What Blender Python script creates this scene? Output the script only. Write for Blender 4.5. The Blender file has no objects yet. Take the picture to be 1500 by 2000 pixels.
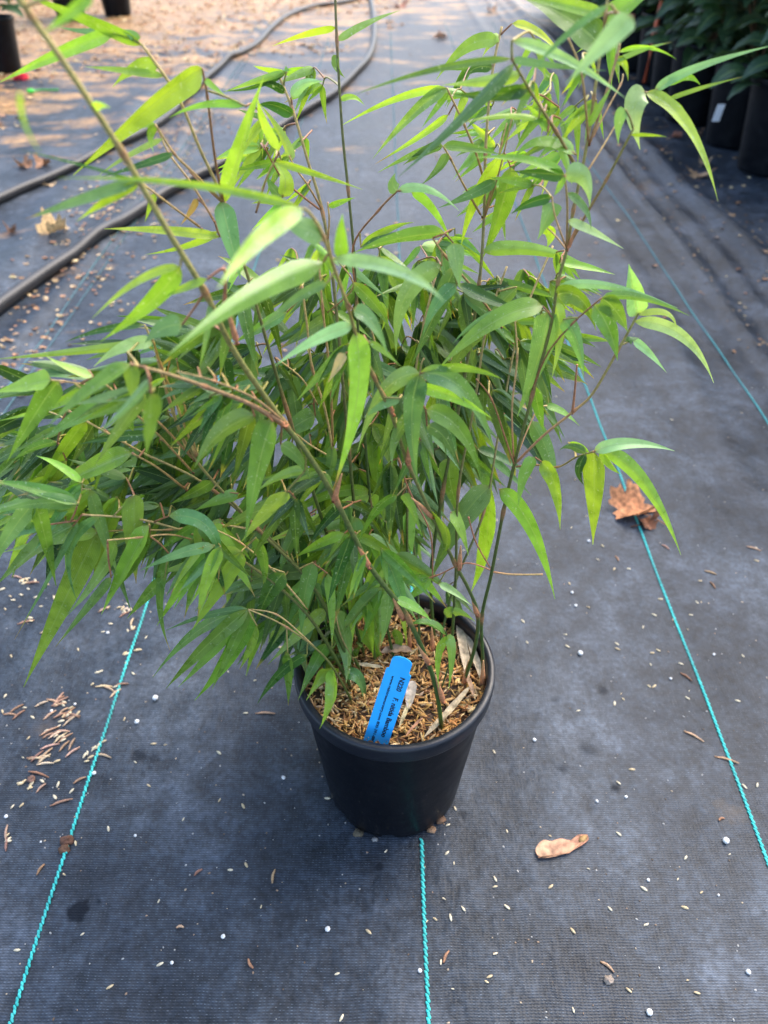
import bpy, math, random
from mathutils import Vector, Matrix, noise
R = math.radians
sc = bpy.context.scene
C = sc.collection
# ---------------------------------------------------------------- camera, sky, sun, exposure
H = 0.66; PITCH = R(40.0); F = 1503.0
cam = bpy.data.cameras.new('camera'); co = bpy.data.objects.new('camera', cam); C.objects.link(co)
co.location = (0, 0, H); co.rotation_euler = (R(90) - PITCH, 0, 0)
cam.sensor_fit = 'VERTICAL'; cam.sensor_height = 34.6; cam.sensor_width = 25.95; cam.lens = 26.0
cam.clip_start = 0.02; cam.clip_end = 500
cam.dof.use_dof = True; cam.dof.focus_distance = 0.52; cam.dof.aperture_fstop = 8.0
sc.camera = co
SUN_EL, SUN_AZ = 50, 42          # azimuth measured from +Y (away from the camera) to +X
w = bpy.data.worlds.new('World'); sc.world = w; w.use_nodes = True
nt = w.node_tree; bg = nt.nodes['Background']
sky = nt.nodes.new('ShaderNodeTexSky'); sky.sky_type = 'NISHITA'; sky.sun_disc = False
sky.sun_elevation = R(SUN_EL); sky.sun_rotation = R(SUN_AZ); sky.air_density = 1.0; sky.dust_density = 3.0; sky.ozone_density = 1.0
nt.links.new(sky.outputs[0], bg.inputs[0]); bg.inputs[1].default_value = 0.15
sun = bpy.data.lights.new('sun', 'SUN'); so = bpy.data.objects.new('sun', sun); C.objects.link(so)
sun.energy = 0.9; sun.angle = R(50); sun.color = (1.0, 0.95, 0.87)
sd = Vector((math.sin(R(SUN_AZ)) * math.cos(R(SUN_EL)), math.cos(R(SUN_AZ)) * math.cos(R(SUN_EL)), math.sin(R(SUN_EL))))
so.rotation_euler = sd.to_track_quat('Z', 'Y').to_euler(); so.location = sd * 20
sc.view_settings.view_transform = 'Standard'; sc.view_settings.look = 'None'
sc.view_settings.exposure = 1.92; sc.view_settings.gamma = 1.0; sc.view_settings.use_curve_mapping = False

# ---------------------------------------------------------------- helpers
FW = Vector((0, math.cos(PITCH), -math.sin(PITCH))); UP = Vector((0, math.sin(PITCH), math.cos(PITCH))); RT = Vector((1, 0, 0))
CAM = Vector((0, 0, H))
def ray(px, py): return FW + RT * ((px - 750) / F) + UP * ((1000 - py) / F)
def at(px, py, Y):
    d = ray(px, py); return CAM + d * (Y / d.y)
def ath(px, py, h=0.0):
    d = ray(px, py); return CAM + d * ((h - H) / d.z)
def depth(p): return (p - CAM).dot(FW)
def topx(p):
    v = p - CAM; z = v.dot(FW); return 750 + F * v.x / z, 1000 - F * v.dot(UP) / z

class MB:
    def __init__(s): s.v = []; s.f = []; s.c = []; s.u = []; s.m = []
    def add(s, vs, fs, col=(1, 1, 1), luv=None, mi=0):
        o = len(s.v); s.v += [tuple(p) for p in vs]
        s.f += [tuple(i + o for i in f) for f in fs]; s.m += [mi] * len(fs)
        if col and isinstance(col[0], (tuple, list)): s.c += [tuple(c[:3]) + (1,) for c in col]
        else: s.c += [tuple(col[:3]) + (1,)] * len(vs)
        s.u += luv if luv else [(0, 0, 0)] * len(vs)
    def mesh(s, name, mats, smooth=True):
        me = bpy.data.meshes.new(name); me.from_pydata(s.v, [], s.f)
        if not isinstance(mats, (list, tuple)): mats = [mats]
        for m in mats: me.materials.append(m)
        if len(mats) > 1: me.polygons.foreach_set('material_index', s.m)
        a = me.attributes.new('col', 'FLOAT_COLOR', 'POINT'); a.data.foreach_set('color', [x for c in s.c for x in c])
        a = me.attributes.new('luv', 'FLOAT_VECTOR', 'POINT'); a.data.foreach_set('vector', [x for c in s.u for x in c])
        me.polygons.foreach_set('use_smooth', [smooth] * len(me.polygons)); me.update()
        return me
    def obj(s, name, mats, parent=None, smooth=True):
        o = bpy.data.objects.new(name, s.mesh(name, mats, smooth)); C.objects.link(o)
        if parent: o.parent = parent
        return o
def tag(o, label=None, cat=None, group=None, kind=None):
    if label: o['label'] = label
    if cat: o['category'] = cat
    if group: o['group'] = group
    if kind: o['kind'] = kind
    return o
def thing(name, label, cat, loc=(0, 0, 0), group=None):
    o = bpy.data.objects.new(name, None); C.objects.link(o); o.location = loc; o.empty_display_size = .02
    return tag(o, label, cat, group)
def under(o, parent):          # parent a mesh already built in world space
    o.parent = parent; o.matrix_parent_inverse = Matrix.Translation(-parent.location)
    return o

def frame(t, up=Vector((0, 0, 1))):
    a = t.cross(up)
    if a.length < 1e-4: a = t.cross(Vector((1, 0, 0)))
    a.normalize(); return a, a.cross(t).normalized()
def tube(mb, pts, rad, cols, n=7, cap=True):
    vs = []; cs = []; prev = None
    for i, p in enumerate(pts):
        t = (pts[min(i + 1, len(pts) - 1)] - pts[max(i - 1, 0)])
        if t.length < 1e-9: t = Vector((0, 0, 1))
        t.normalize()
        if prev is None: a, b = frame(t)
        else:
            a = prev - t * prev.dot(t)
            if a.length < 1e-6: a, b = frame(t)
            a.normalize(); b = t.cross(a)
        prev = a
        r = rad[i] if isinstance(rad, (list, tuple)) else rad
        for k in range(n):
            q = 2 * math.pi * k / n; vs.append(p + (a * math.cos(q) + b * math.sin(q)) * r)
            cs.append(cols[i] if isinstance(cols[0], (tuple, list)) else cols)
    fs = [(i * n + k, i * n + (k + 1) % n, (i + 1) * n + (k + 1) % n, (i + 1) * n + k) for i in range(len(pts) - 1) for k in range(n)]
    if cap: fs += [tuple(range(n))[::-1], tuple((len(pts) - 1) * n + k for k in range(n))]
    mb.add(vs, fs, cs)
def smoothpath(pts, sub=6):       # Catmull-Rom
    out = []; n = len(pts)
    for i in range(n - 1):
        p0 = pts[max(i - 1, 0)]; p1 = pts[i]; p2 = pts[i + 1]; p3 = pts[min(i + 2, n - 1)]
        for k in range(sub):
            t = k / sub
            out.append(0.5 * ((2 * p1) + (p2 - p0) * t + (2 * p0 - 5 * p1 + 4 * p2 - p3) * t * t + (3 * p1 - p0 - 3 * p2 + p3) * t ** 3))
    out.append(pts[-1]); return out
def lathe(mb, prof, n=64, col=(1, 1, 1), center=(0, 0)):
    vs = [(center[0] + r * math.cos(2 * math.pi * k / n), center[1] + r * math.sin(2 * math.pi * k / n), z) for r, z in prof for k in range(n)]
    fs = [(i * n + k, i * n + (k + 1) % n, (i + 1) * n + (k + 1) % n, (i + 1) * n + k) for i in range(len(prof) - 1) for k in range(n)]
    mb.add(vs, fs, col)
def tint(c, lo, hi):
    k = random.uniform(lo, hi); return (c[0] * k, c[1] * k * random.uniform(.94, 1.06), c[2] * k * random.uniform(.88, 1.12))
random.seed(5)
def lerp(a, b, t): return tuple(x + (y - x) * t for x, y in zip(a, b))
def grain(mb, loc, L, W, ang, col, tilt=0.0, hgt=.7, roll=0.0, n=6):   # spindle-shaped husk / chip
    M = Matrix.Translation(loc) @ Matrix.Rotation(ang, 4, 'Z') @ Matrix.Rotation(tilt, 4, 'Y') @ Matrix.Rotation(roll, 4, 'X')
    prof = [(-.5, .12), (-.38, .62), (-.12, 1), (.18, .95), (.4, .55), (.5, .08)]
    vs = [M @ Vector((x * L, r * W / 2 * math.cos(2 * math.pi * k / n), r * W / 2 * hgt * math.sin(2 * math.pi * k / n))) for x, r in prof for k in range(n)]
    fs = [(i * n + k, i * n + (k + 1) % n, (i + 1) * n + (k + 1) % n, (i + 1) * n + k) for i in range(5) for k in range(n)]
    fs += [tuple(range(n))[::-1], tuple(5 * n + k for k in range(n))]
    mb.add(vs, fs, col)

# ---------------------------------------------------------------- materials
def mat(name):
    m = bpy.data.materials.new(name); m.use_nodes = True; t = m.node_tree
    return m, t, t.nodes['Principled BSDF'], t.nodes['Material Output']
def N(t, ty, **kw):
    n = t.nodes.new(ty)
    for k, v in kw.items():
        if k.startswith('i_'): n.inputs[int(k[2:])].default_value = v
        else: setattr(n, k, v)
    return n
def ramp(t, stops, src=None):
    r = t.nodes.new('ShaderNodeValToRGB'); e = r.color_ramp.elements
    while len(e) < len(stops): e.new(0.5)
    for i, (p, c) in enumerate(stops): e[i].position = p; e[i].color = tuple(c) + (1,) if len(c) == 3 else c
    if src is not None: t.links.new(src, r.inputs[0])
    return r
def mix(t, bt, fac, a, b):
    n = t.nodes.new('ShaderNodeMix'); n.data_type = 'RGBA'; n.blend_type = bt
    for s, v in ((0, fac), (6, a), (7, b)):
        if hasattr(v, 'links'): t.links.new(v, n.inputs[s])
        else: n.inputs[s].default_value = v if s == 0 else (tuple(v) + (1,) if len(v) == 3 else v)
    return n.outputs[2]
def math_(t, op, a, b=None, c=None):
    n = t.nodes.new('ShaderNodeMath'); n.operation = op
    for i, v in enumerate((a, b, c)):
        if v is None: continue
        if hasattr(v, 'links'): t.links.new(v, n.inputs[i])
        else: n.inputs[i].default_value = v
    return n.outputs[0]
def bump(t, h, strength, dist, bs, prev=None):
    b = t.nodes.new('ShaderNodeBump'); b.inputs['Strength'].default_value = strength; b.inputs['Distance'].default_value = dist
    t.links.new(h, b.inputs['Height'])
    if prev: t.links.new(prev, b.inputs['Normal'])
    if bs: t.links.new(b.outputs[0], bs.inputs['Normal'])
    return b.outputs[0]

def leaf_material(name, rough=.30, trans=.26):
    m, t, bs, out = mat(name)
    a = N(t, 'ShaderNodeAttribute', attribute_name='col'); l = N(t, 'ShaderNodeAttribute', attribute_name='luv')
    sx = N(t, 'ShaderNodeSeparateXYZ'); t.links.new(l.outputs['Vector'], sx.inputs[0])
    st = math_(t, 'SINE', math_(t, 'MULTIPLY', sx.outputs[0], 88.0))
    vein = math_(t, 'MULTIPLY_ADD', st, .12, .92)
    mid = math_(t, 'LESS_THAN', math_(t, 'ABSOLUTE', math_(t, 'SUBTRACT', sx.outputs[0], .5)), .03)
    geo = N(t, 'ShaderNodeNewGeometry')
    nz = N(t, 'ShaderNodeTexNoise'); nz.inputs['Scale'].default_value = 90; nz.inputs['Detail'].default_value = 3; t.links.new(geo.outputs['Position'], nz.inputs['Vector'])
    c = mix(t, 'MULTIPLY', 1.0, a.outputs['Color'], ramp(t, [(.3, (.72, .76, .7)), (.7, (1.2, 1.16, 1.15))], nz.outputs[0]).outputs[0])
    cv = N(t, 'ShaderNodeCombineColor'); [t.links.new(vein, cv.inputs[i]) for i in range(3)]
    c = mix(t, 'MULTIPLY', 1.0, c, cv.outputs[0])
    c = mix(t, 'MIX', math_(t, 'MULTIPLY', mid, .45), c, (.30, .42, .12))
    # pale dusty underside
    c = mix(t, 'MIX', math_(t, 'MULTIPLY', geo.outputs['Backfacing'], .22), c, (.22, .34, .15))
    # dried scuffs / lime specks
    n2 = N(t, 'ShaderNodeTexNoise'); n2.inputs['Scale'].default_value = 620; n2.inputs['Detail'].default_value = 2; t.links.new(geo.outputs['Position'], n2.inputs['Vector'])
    sp = ramp(t, [(.65, (0, 0, 0)), (.72, (1, 1, 1))], n2.outputs[0])
    c = mix(t, 'MIX', math_(t, 'MULTIPLY', sp.outputs[0], .45), c, (.50, .58, .44))
    t.links.new(c, bs.inputs['Base Color'])
    rr = ramp(t, [(.3, (rough - .08,) * 3), (.7, (rough + .14,) * 3)], nz.outputs[0]); t.links.new(rr.outputs[0], bs.inputs['Roughness'])
    bs.inputs['Specular IOR Level'].default_value = .6
    bump(t, st, .2, .0002, bs)
    tr = N(t, 'ShaderNodeBsdfTranslucent'); tc = mix(t, 'MULTIPLY', 1.0, c, (2.2, 2.1, .6)); t.links.new(tc, tr.inputs[0])
    mx = N(t, 'ShaderNodeMixShader'); mx.inputs[0].default_value = trans
    t.links.new(bs.outputs[0], mx.inputs[1]); t.links.new(tr.outputs[0], mx.inputs[2]); t.links.new(mx.outputs[0], out.inputs[0])
    return m
M_LEAF = leaf_material('bamboo_leaf')
M_SHRUB = leaf_material('shrub_leaf', .5, .15)

def attr_material(name, rough=.6, nscale=300, namp=.35, bmp=.0004, spec=.4, stripes=0, trans=0):
    m, t, bs, out = mat(name)
    a = N(t, 'ShaderNodeAttribute', attribute_name='col'); tc = N(t, 'ShaderNodeTexCoord')
    nz = N(t, 'ShaderNodeTexNoise'); nz.inputs['Scale'].default_value = nscale; nz.inputs['Detail'].default_value = 4; t.links.new(tc.outputs['Object'], nz.inputs['Vector'])
    lo = 1 - namp; hi = 1 + namp
    c = mix(t, 'MULTIPLY', 1.0, a.outputs['Color'], ramp(t, [(.3, (lo,) * 3), (.7, (hi,) * 3)], nz.outputs[0]).outputs[0])
    t.links.new(c, bs.inputs['Base Color']); bs.inputs['Roughness'].default_value = rough; bs.inputs['Specular IOR Level'].default_value = spec
    bump(t, nz.outputs[0], .6, bmp, bs)
    if trans:
        tr = N(t, 'ShaderNodeBsdfTranslucent'); t.links.new(c, tr.inputs[0]); mx = N(t, 'ShaderNodeMixShader'); mx.inputs[0].default_value = trans
        t.links.new(bs.outputs[0], mx.inputs[1]); t.links.new(tr.outputs[0], mx.inputs[2]); t.links.new(mx.outputs[0], out.inputs[0])
    return m
M_STEM = attr_material('bamboo_stem', .45, 500, .3, .0002)
M_HUSK = attr_material('husk', .7, 900, .35, .0003)
M_DRY = attr_material('dry_leaf', .65, 160, .55, .0015, trans=.12)
M_BARK = attr_material('bark', .8, 120, .4, .001)
M_THREAD = attr_material('teal_thread', .55, 400, .22, .0002)
M_HOSE = attr_material('hose_plastic', .5, 30, .3, .0006, spec=.5)
M_PLAIN = attr_material('painted_plastic', .45, 60, .12, .0001)

def fabric_material():
    m, t, bs, out = mat('landscape_fabric'); tc = N(t, 'ShaderNodeTexCoord'); P = tc.outputs['Object']
    s = N(t, 'ShaderNodeSeparateXYZ'); t.links.new(P, s.inputs[0])
    wob = N(t, 'ShaderNodeTexNoise'); wob.inputs['Scale'].default_value = 26; wob.inputs['Detail'].default_value = 2; t.links.new(P, wob.inputs['Vector'])
    wo = math_(t, 'MULTIPLY', wob.outputs[0], .0035)
    kx = 2 * math.pi / .0030; ky = 2 * math.pi / .0021
    sx = math_(t, 'SINE', math_(t, 'MULTIPLY', math_(t, 'ADD', s.outputs[0], wo), kx))
    sy = math_(t, 'SINE', math_(t, 'MULTIPLY', math_(t, 'ADD', s.outputs[1], wo), ky))
    weave = math_(t, 'MULTIPLY_ADD', math_(t, 'MULTIPLY', sx, sy), .5, .5)
    rows = math_(t, 'MULTIPLY_ADD', sy, .5, .5)
    hgt = math_(t, 'ADD', math_(t, 'MULTIPLY', weave, .35), math_(t, 'MULTIPLY', rows, .65))
    def noi(scale, det=5, rough=.6, sv=None, w_=0):
        n = N(t, 'ShaderNodeTexNoise'); n.inputs['Scale'].default_value = scale; n.inputs['Detail'].default_value = det; n.inputs['Roughness'].default_value = rough
        if sv:
            mp = N(t, 'ShaderNodeMapping'); mp.inputs['Scale'].default_value = sv; t.links.new(P, mp.inputs[0]); t.links.new(mp.outputs[0], n.inputs['Vector'])
        else: t.links.new(P, n.inputs['Vector'])
        return n.outputs[0]
    dust = noi(7, 6, .65); mott = noi(45, 4, .6); strk = noi(5, 5, .65, (2.2, .8, 1)); grit = noi(800, 2)
    base = ramp(t, [(.28, (.009, .013, .019)), (.5, (.022, .030, .041)), (.75, (.064, .077, .096))], dust).outputs[0]
    base = mix(t, 'MULTIPLY', 1, base, ramp(t, [(.3, (.5,) * 3), (.7, (1.5,) * 3)], mott).outputs[0])
    base = mix(t, 'MULTIPLY', 1, base, ramp(t, [(.3, (.55,) * 3), (.7, (1.5,) * 3)], noi(190, 3)).outputs[0])
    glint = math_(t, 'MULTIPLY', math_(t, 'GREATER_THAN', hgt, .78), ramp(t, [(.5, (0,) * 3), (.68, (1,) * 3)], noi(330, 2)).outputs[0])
    base = mix(t, 'MIX', math_(t, 'MULTIPLY', glint, .22), base, (.22, .26, .30))  # weave sparkle painted into the base colour as pale flecks
    base = mix(t, 'MULTIPLY', 1, base, ramp(t, [(.32, (.72, .74, .78)), (.62, (1.15,) * 3)], strk).outputs[0])
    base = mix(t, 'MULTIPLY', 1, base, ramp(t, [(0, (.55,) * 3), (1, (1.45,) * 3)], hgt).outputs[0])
    base = mix(t, 'MIX', math_(t, 'MULTIPLY', ramp(t, [(.73, (0,) * 3), (.78, (1,) * 3)], grit).outputs[0], .35), base, (.42, .42, .42))
    # wet spots and clean worn-dark blotches, each with a place of its own
    masks = []
    def spot(px, py, r, edge, amt, colr, sq=1.0, wet=True):
        nonlocal base
        q = ath(px, py)
        dx = math_(t, 'SUBTRACT', s.outputs[0], q.x); dy = math_(t, 'MULTIPLY', math_(t, 'SUBTRACT', s.outputs[1], q.y), sq)
        d = math_(t, 'SQRT', math_(t, 'ADD', math_(t, 'MULTIPLY', dx, dx), math_(t, 'MULTIPLY', dy, dy)))
        d = math_(t, 'ADD', d, math_(t, 'MULTIPLY', math_(t, 'SUBTRACT', mott, .5), r * 2.2))
        k = N(t, 'ShaderNodeMapRange'); t.links.new(d, k.inputs[0]); k.inputs[1].default_value = r; k.inputs[2].default_value = r - edge; k.inputs[3].default_value = 0; k.inputs[4].default_value = amt
        base = mix(t, 'MIX', k.outputs[0], base, colr)
        if wet: masks.append(k.outputs[0])
    for a in ((148, 1782, .011, .004, .85), (268, 1475, .008, .004, .6), (300, 1480, .006, .004, .5), (740, 1693, .005, .003, .7), (1200, 1540, .006, .004, .8), (1100, 1505, .008, .006, .6), (1148, 1467, .010, .008, .6), (905, 1590, .006, .004, .5), (1178, 1350, .006, .005, .6), (1085, 1370, .007, .005, .5), (195, 1762, .0035, .002, .7)):
        spot(*a, (.010, .012, .016))
    spot(1430, 1585, .016, .012, .35, (.12, .09, .065), wet=False); spot(1255, 370, .06, .05, .3, (.2, .13, .08), wet=False); spot(85, 1420, .02, .018, .25, (.16, .12, .09), wet=False)
    # straw dust and soil washed over the fabric at the far left
    reg = math_(t, 'SUBTRACT', math_(t, 'ADD', math_(t, 'MULTIPLY', s.outputs[1], .42), math_(t, 'MULTIPLY', s.outputs[0], -.55)), 2.2)
    n3 = noi(4.5, 6, .7, (.6, 1.4, 1))
    k = ramp(t, [(.44, (0,) * 3), (.56, (1,) * 3)], math_(t, 'MULTIPLY_ADD', reg, .15, n3)).outputs[0]
    base = mix(t, 'MIX', math_(t, 'MULTIPLY', k, .8), base, ramp(t, [(.35, (.22, .11, .04)), (.65, (.54, .31, .11))], noi(30, 5)).outputs[0])
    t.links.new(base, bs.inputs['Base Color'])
    rg = ramp(t, [(.3, (.40,) * 3), (.7, (.62,) * 3)], dust).outputs[0]; t.links.new(rg, bs.inputs['Roughness'])
    mk = masks[0]
    for q in masks[1:]: mk = math_(t, 'MAXIMUM', mk, q)
    sl = N(t, 'ShaderNodeMapRange'); t.links.new(dust, sl.inputs[0]); sl.inputs[1].default_value = .3; sl.inputs[2].default_value = .7; sl.inputs[3].default_value = .24; sl.inputs[4].default_value = .5
    t.links.new(math_(t, 'MULTIPLY', sl.outputs[0], math_(t, 'SUBTRACT', 1.0, math_(t, 'MULTIPLY', mk, .9))), bs.inputs['Specular IOR Level'])
    b1 = bump(t, strk, .35, .008, None); b2 = bump(t, mott, .6, .003, None, b1); bump(t, hgt, .55, .0005, bs, b2)
    return m
M_FAB = fabric_material()

def pot_material(nm='black_pot_plastic', spec=.18, k=1.0):
    m, t, bs, out = mat(nm); tc = N(t, 'ShaderNodeTexCoord')
    n = N(t, 'ShaderNodeTexNoise'); n.inputs['Scale'].default_value = 45; n.inputs['Detail'].default_value = 5; t.links.new(tc.outputs['Object'], n.inputs['Vector'])
    n2 = N(t, 'ShaderNodeTexNoise'); n2.inputs['Scale'].default_value = 500; t.links.new(tc.outputs['Object'], n2.inputs['Vector'])
    c = mix(t, 'MIX', ramp(t, [(.45, (0,) * 3), (.75, (.5,) * 3)], n.outputs[0]).outputs[0], (.004 * k, .005 * k, .008 * k), (.012 * k, .014 * k, .019 * k))
    c = mix(t, 'MIX', ramp(t, [(.72, (0,) * 3), (.78, (.35,) * 3)], n2.outputs[0]).outputs[0], c, (.25, .22, .18))
    t.links.new(c, bs.inputs['Base Color'])
    r = ramp(t, [(.3, (.30,) * 3), (.75, (.52,) * 3)], n.outputs[0]); t.links.new(r.outputs[0], bs.inputs['Roughness'])
    bs.inputs['Specular IOR Level'].default_value = spec
    bump(t, n.outputs[0], .25, .002, bs)
    return m
M_POT = pot_material(k=.7); M_RIM = pot_material('black_rim_plastic', .5, 1.5)
m, t, bs, out = mat('blue_label_plastic'); tc = N(t, 'ShaderNodeTexCoord'); n = N(t, 'ShaderNodeTexNoise'); n.inputs['Scale'].default_value = 60
t.links.new(tc.outputs['Object'], n.inputs['Vector']); r_ = ramp(t, [(.3, (.020, .43, .95)), (.7, (.030, .48, 1.0))], n.outputs[0]); t.links.new(r_.outputs[0], bs.inputs['Base Color']); bs.inputs['Roughness'].default_value = .42
M_TAG = m
m, t, bs, out = mat('black_ink'); bs.inputs['Base Color'].default_value = (.008, .01, .02, 1); bs.inputs['Roughness'].default_value = .5; M_INK = m

# ---------------------------------------------------------------- ground
def gh(x, y):
    h = .0045 * noise.noise(Vector((x * 4, y * 2.2, 0))) + .0016 * noise.noise(Vector((x * 17, y * 6, 3)))
    d = math.hypot(x - .008, y - .395); h *= min(1, max(0, (d - .07) / .12)) if d < .2 else 1
    far = min(1, max(0, (y - .9) / 1.2))
    h += far * .010 * noise.noise(Vector((x * 2.4, y * 1.3, 7)))
    # raised overlap seam on the right, folds beside it, fold on the left
    def ridge(c, wd, a, wb=.02): return a * math.exp(-((x - c - wb * noise.noise(Vector((y * 1.5, c, 0)))) / wd) ** 2)
    f2 = min(1, max(0, (y - .7) / .5))
    h += f2 * (ridge(.665, .010, .010) + ridge(.80, .035, .022, .05) + ridge(.52, .02, .006) + ridge(.73, .015, .008, .03))
    h += f2 * (ridge(-.66, .02, .012, .03) + ridge(-.85, .05, .014, .1))
    return h
def axis(lo, hi, step, far, k=1.35):
    a = []; v = lo
    while v <= hi + 1e-6: a.append(v); v += step
    s = step; v = a[-1]
    while v < far: s *= k; v += s; a.append(v)
    s = step; v = a[0]
    while v > -far: s *= k; v -= s; a.insert(0, v)
    return a
xs = axis(-1.2, 1.3, .014, 90); ys = axis(-.15, 2.6, .018, 90)
mb = MB(); nx = len(xs)
mb.add([(x, y, gh(x, y)) for y in ys for x in xs], [(j * nx + i, j * nx + i + 1, (j + 1) * nx + i + 1, (j + 1) * nx + i) for j in range(len(ys) - 1) for i in range(nx - 1)])
ground = mb.obj('ground', M_FAB); tag(ground, kind='structure')
def gp(px, py, dz=0.0):
    q = ath(px, py); return Vector((q.x, q.y, gh(q.x, q.y) + dz))
# teal tracer threads stitched into the fabric: chains of slanted stitches
def thread(x0, ya, yb, wd, dim=0.0, wig=.0008):
    mb = MB(); y = ya; k = 0; rnd = random.Random(int(x0 * 1000) + 5)
    while y < yb:
        xx = x0 + wig * noise.noise(Vector((y * 9, x0 * 50, 0))) * 2
        pit = .0037 if y < 1.6 else .006; j = 1 if k % 2 else -1
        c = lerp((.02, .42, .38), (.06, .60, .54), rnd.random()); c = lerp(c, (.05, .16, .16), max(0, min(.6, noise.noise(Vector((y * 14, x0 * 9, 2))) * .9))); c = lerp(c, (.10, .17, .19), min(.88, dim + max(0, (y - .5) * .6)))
        grain(mb, (xx + j * wd * .08, y, gh(xx, y) + .0011), pit * 1.25, wd * .52, R(90 + 34 + rnd.uniform(-5, 5)), c, hgt=.6, n=6)
        if k % 2: grain(mb, (xx - wd * .1, y + pit * .4, gh(xx, y) + .0006), pit * .9, wd * .4, R(90 - 10), tuple(v * .6 for v in c), hgt=.6, n=5)
        y += pit * .72; k += 1
    o = mb.obj('marker_thread', M_THREAD); under(o, ground); return o
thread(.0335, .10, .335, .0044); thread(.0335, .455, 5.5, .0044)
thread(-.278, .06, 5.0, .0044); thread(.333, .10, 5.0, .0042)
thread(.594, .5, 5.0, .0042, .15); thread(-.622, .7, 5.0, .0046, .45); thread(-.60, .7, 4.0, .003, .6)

# ---------------------------------------------------------------- hoses
def hose(pts, r, label):
    P = [gp(x, y, r * .92) for x, y in pts]; P = smoothpath(P, 8)
    P = [Vector((p.x, p.y, gh(p.x, p.y) + r * .95)) for p in P]
    mb = MB(); tube(mb, P, r, (.016, .016, .018), n=14); o = mb.obj('irrigation_hose', M_HOSE); tag(o, label, 'hose', 'irrigation hoses across the fabric')
hose([(-420, 1010), (-200, 800), (-60, 668), (0, 613), (100, 540), (167, 498), (217, 463), (267, 427), (317, 393), (367, 363), (417, 337), (450, 318), (500, 283), (550, 253), (600, 220), (650, 190), (693, 150), (720, 117), (730, 83), (730, 40), (724, 0), (712, -50)], .0140, 'thick black irrigation hose nearer the bamboo, curving away at the middle top')
hose([(-500, 640), (-200, 500), (-60, 432), (0, 402), (100, 357), (200, 310), (283, 262), (333, 227), (367, 192), (400, 160), (450, 123), (500, 93), (530, 60), (565, 32), (610, 16), (660, 8), (705, -6), (735, -40)], .0125, 'black irrigation hose farther from the bamboo, beside the straw litter')

# ---------------------------------------------------------------- main pot
PX, PY = .0085, .3955
def pot_profile(s=1.0, h=.170, rt=.080, rb=.0605):
    o = []
    o += [(0, .004), (rb - .012, .004), (rb - .004, .0015), (rb, .004), (rb + .0012, .012), (rb + .003, .03)]
    n = 8
    for i in range(1, n + 1):
        z = .03 + (h - .020 - .03) * i / n; o.append((rb + .003 + (rt - .0045 - rb - .003) * i / n, z))
    o += [(rt - .0035, h - .0175), (rt - .0005, h - .0165), (rt + .0002, h - .014), (rt + .0008, h - .004), (rt + .0004, h - .001), (rt - .001, h), (rt - .0048, h), (rt - .0058, h - .0015), (rt - .0061, h - .01), (rt - .0064, h - .03), (rb, .03), (rb - .004, .008), (0, .008)]
    return [(r * s, z * s) for r, z in o]
pot = thing('plant_pot', 'round black plastic nursery pot holding the tall bamboo and blue label', 'pot', (PX, PY, 0))
mb = MB(); prof = pot_profile()
lathe(mb, prof[:14], 96); o = mb.obj('pot_wall', M_POT, pot)
# gentle vertical panel relief low on the wall and drainage notches
for v in o.data.vertices:
    a = math.atan2(v.co.y, v.co.x); r = math.hypot(v.co.x, v.co.y)
    if v.co.z < .016 and r > .05:
        k = .5 + .5 * math.cos(a * 8 + .6)
        if k > .8: v.co.z += .006 * (k - .8) / .2 if v.co.z < .005 else 0
mb = MB(); lathe(mb, prof[13:24], 96); mb.obj('pot_rim', M_RIM, pot)
mb = MB(); lathe(mb, prof[22:], 96); mb.obj('pot_lining', M_POT, pot)
# soil debris stuck at the foot of the pot
rnd = random.Random(4)
SOILH = .153
def mh(x, y):
    return SOILH + .004 * noise.noise(Vector((x * 30, y * 30, 1))) + .003 * noise.noise(Vector((x * 90, y * 90, 5)))
mb = MB(); n = 40; ring = 14; vs = [(PX, PY, mh(PX, PY))]
for i in range(1, ring + 1):
    for k in range(n):
        r = .0742 * i / ring; x = PX + r * math.cos(2 * math.pi * k / n); y = PY + r * math.sin(2 * math.pi * k / n); vs.append((x, y, mh(x, y) - .002))
fs = [(0, 1 + k, 1 + (k + 1) % n) for k in range(n)] + [(1 + (i - 1) * n + k, 1 + i * n + k, 1 + i * n + (k + 1) % n, 1 + (i - 1) * n + (k + 1) % n) for i in range(1, ring) for k in range(n)]
mb.add(vs, fs, (.07, .04, .022))
HCOL = [(.54, .29, .09), (.64, .38, .14), (.42, .20, .06), (.72, .52, .27), (.26, .12, .045), (.58, .32, .09)]
for i in range(2100):
    r = .0735 * math.sqrt(rnd.random()); a = rnd.random() * 6.283; x = PX + r * math.cos(a); y = PY + r * math.sin(a)
    grain(mb, (x, y, mh(x, y) + rnd.uniform(-.001, .002)), rnd.uniform(.006, .011), rnd.uniform(.0018, .0030), rnd.random() * 6.283, tint(rnd.choice(HCOL), .7, 1.25), tilt=rnd.uniform(-.6, .6), hgt=.45, roll=rnd.random() * 3, n=5)
mulch = mb.obj('husk_mulch', M_HUSK); tag(mulch, 'loose golden brown husk mulch filling the black pot', 'mulch', kind='stuff')

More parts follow.
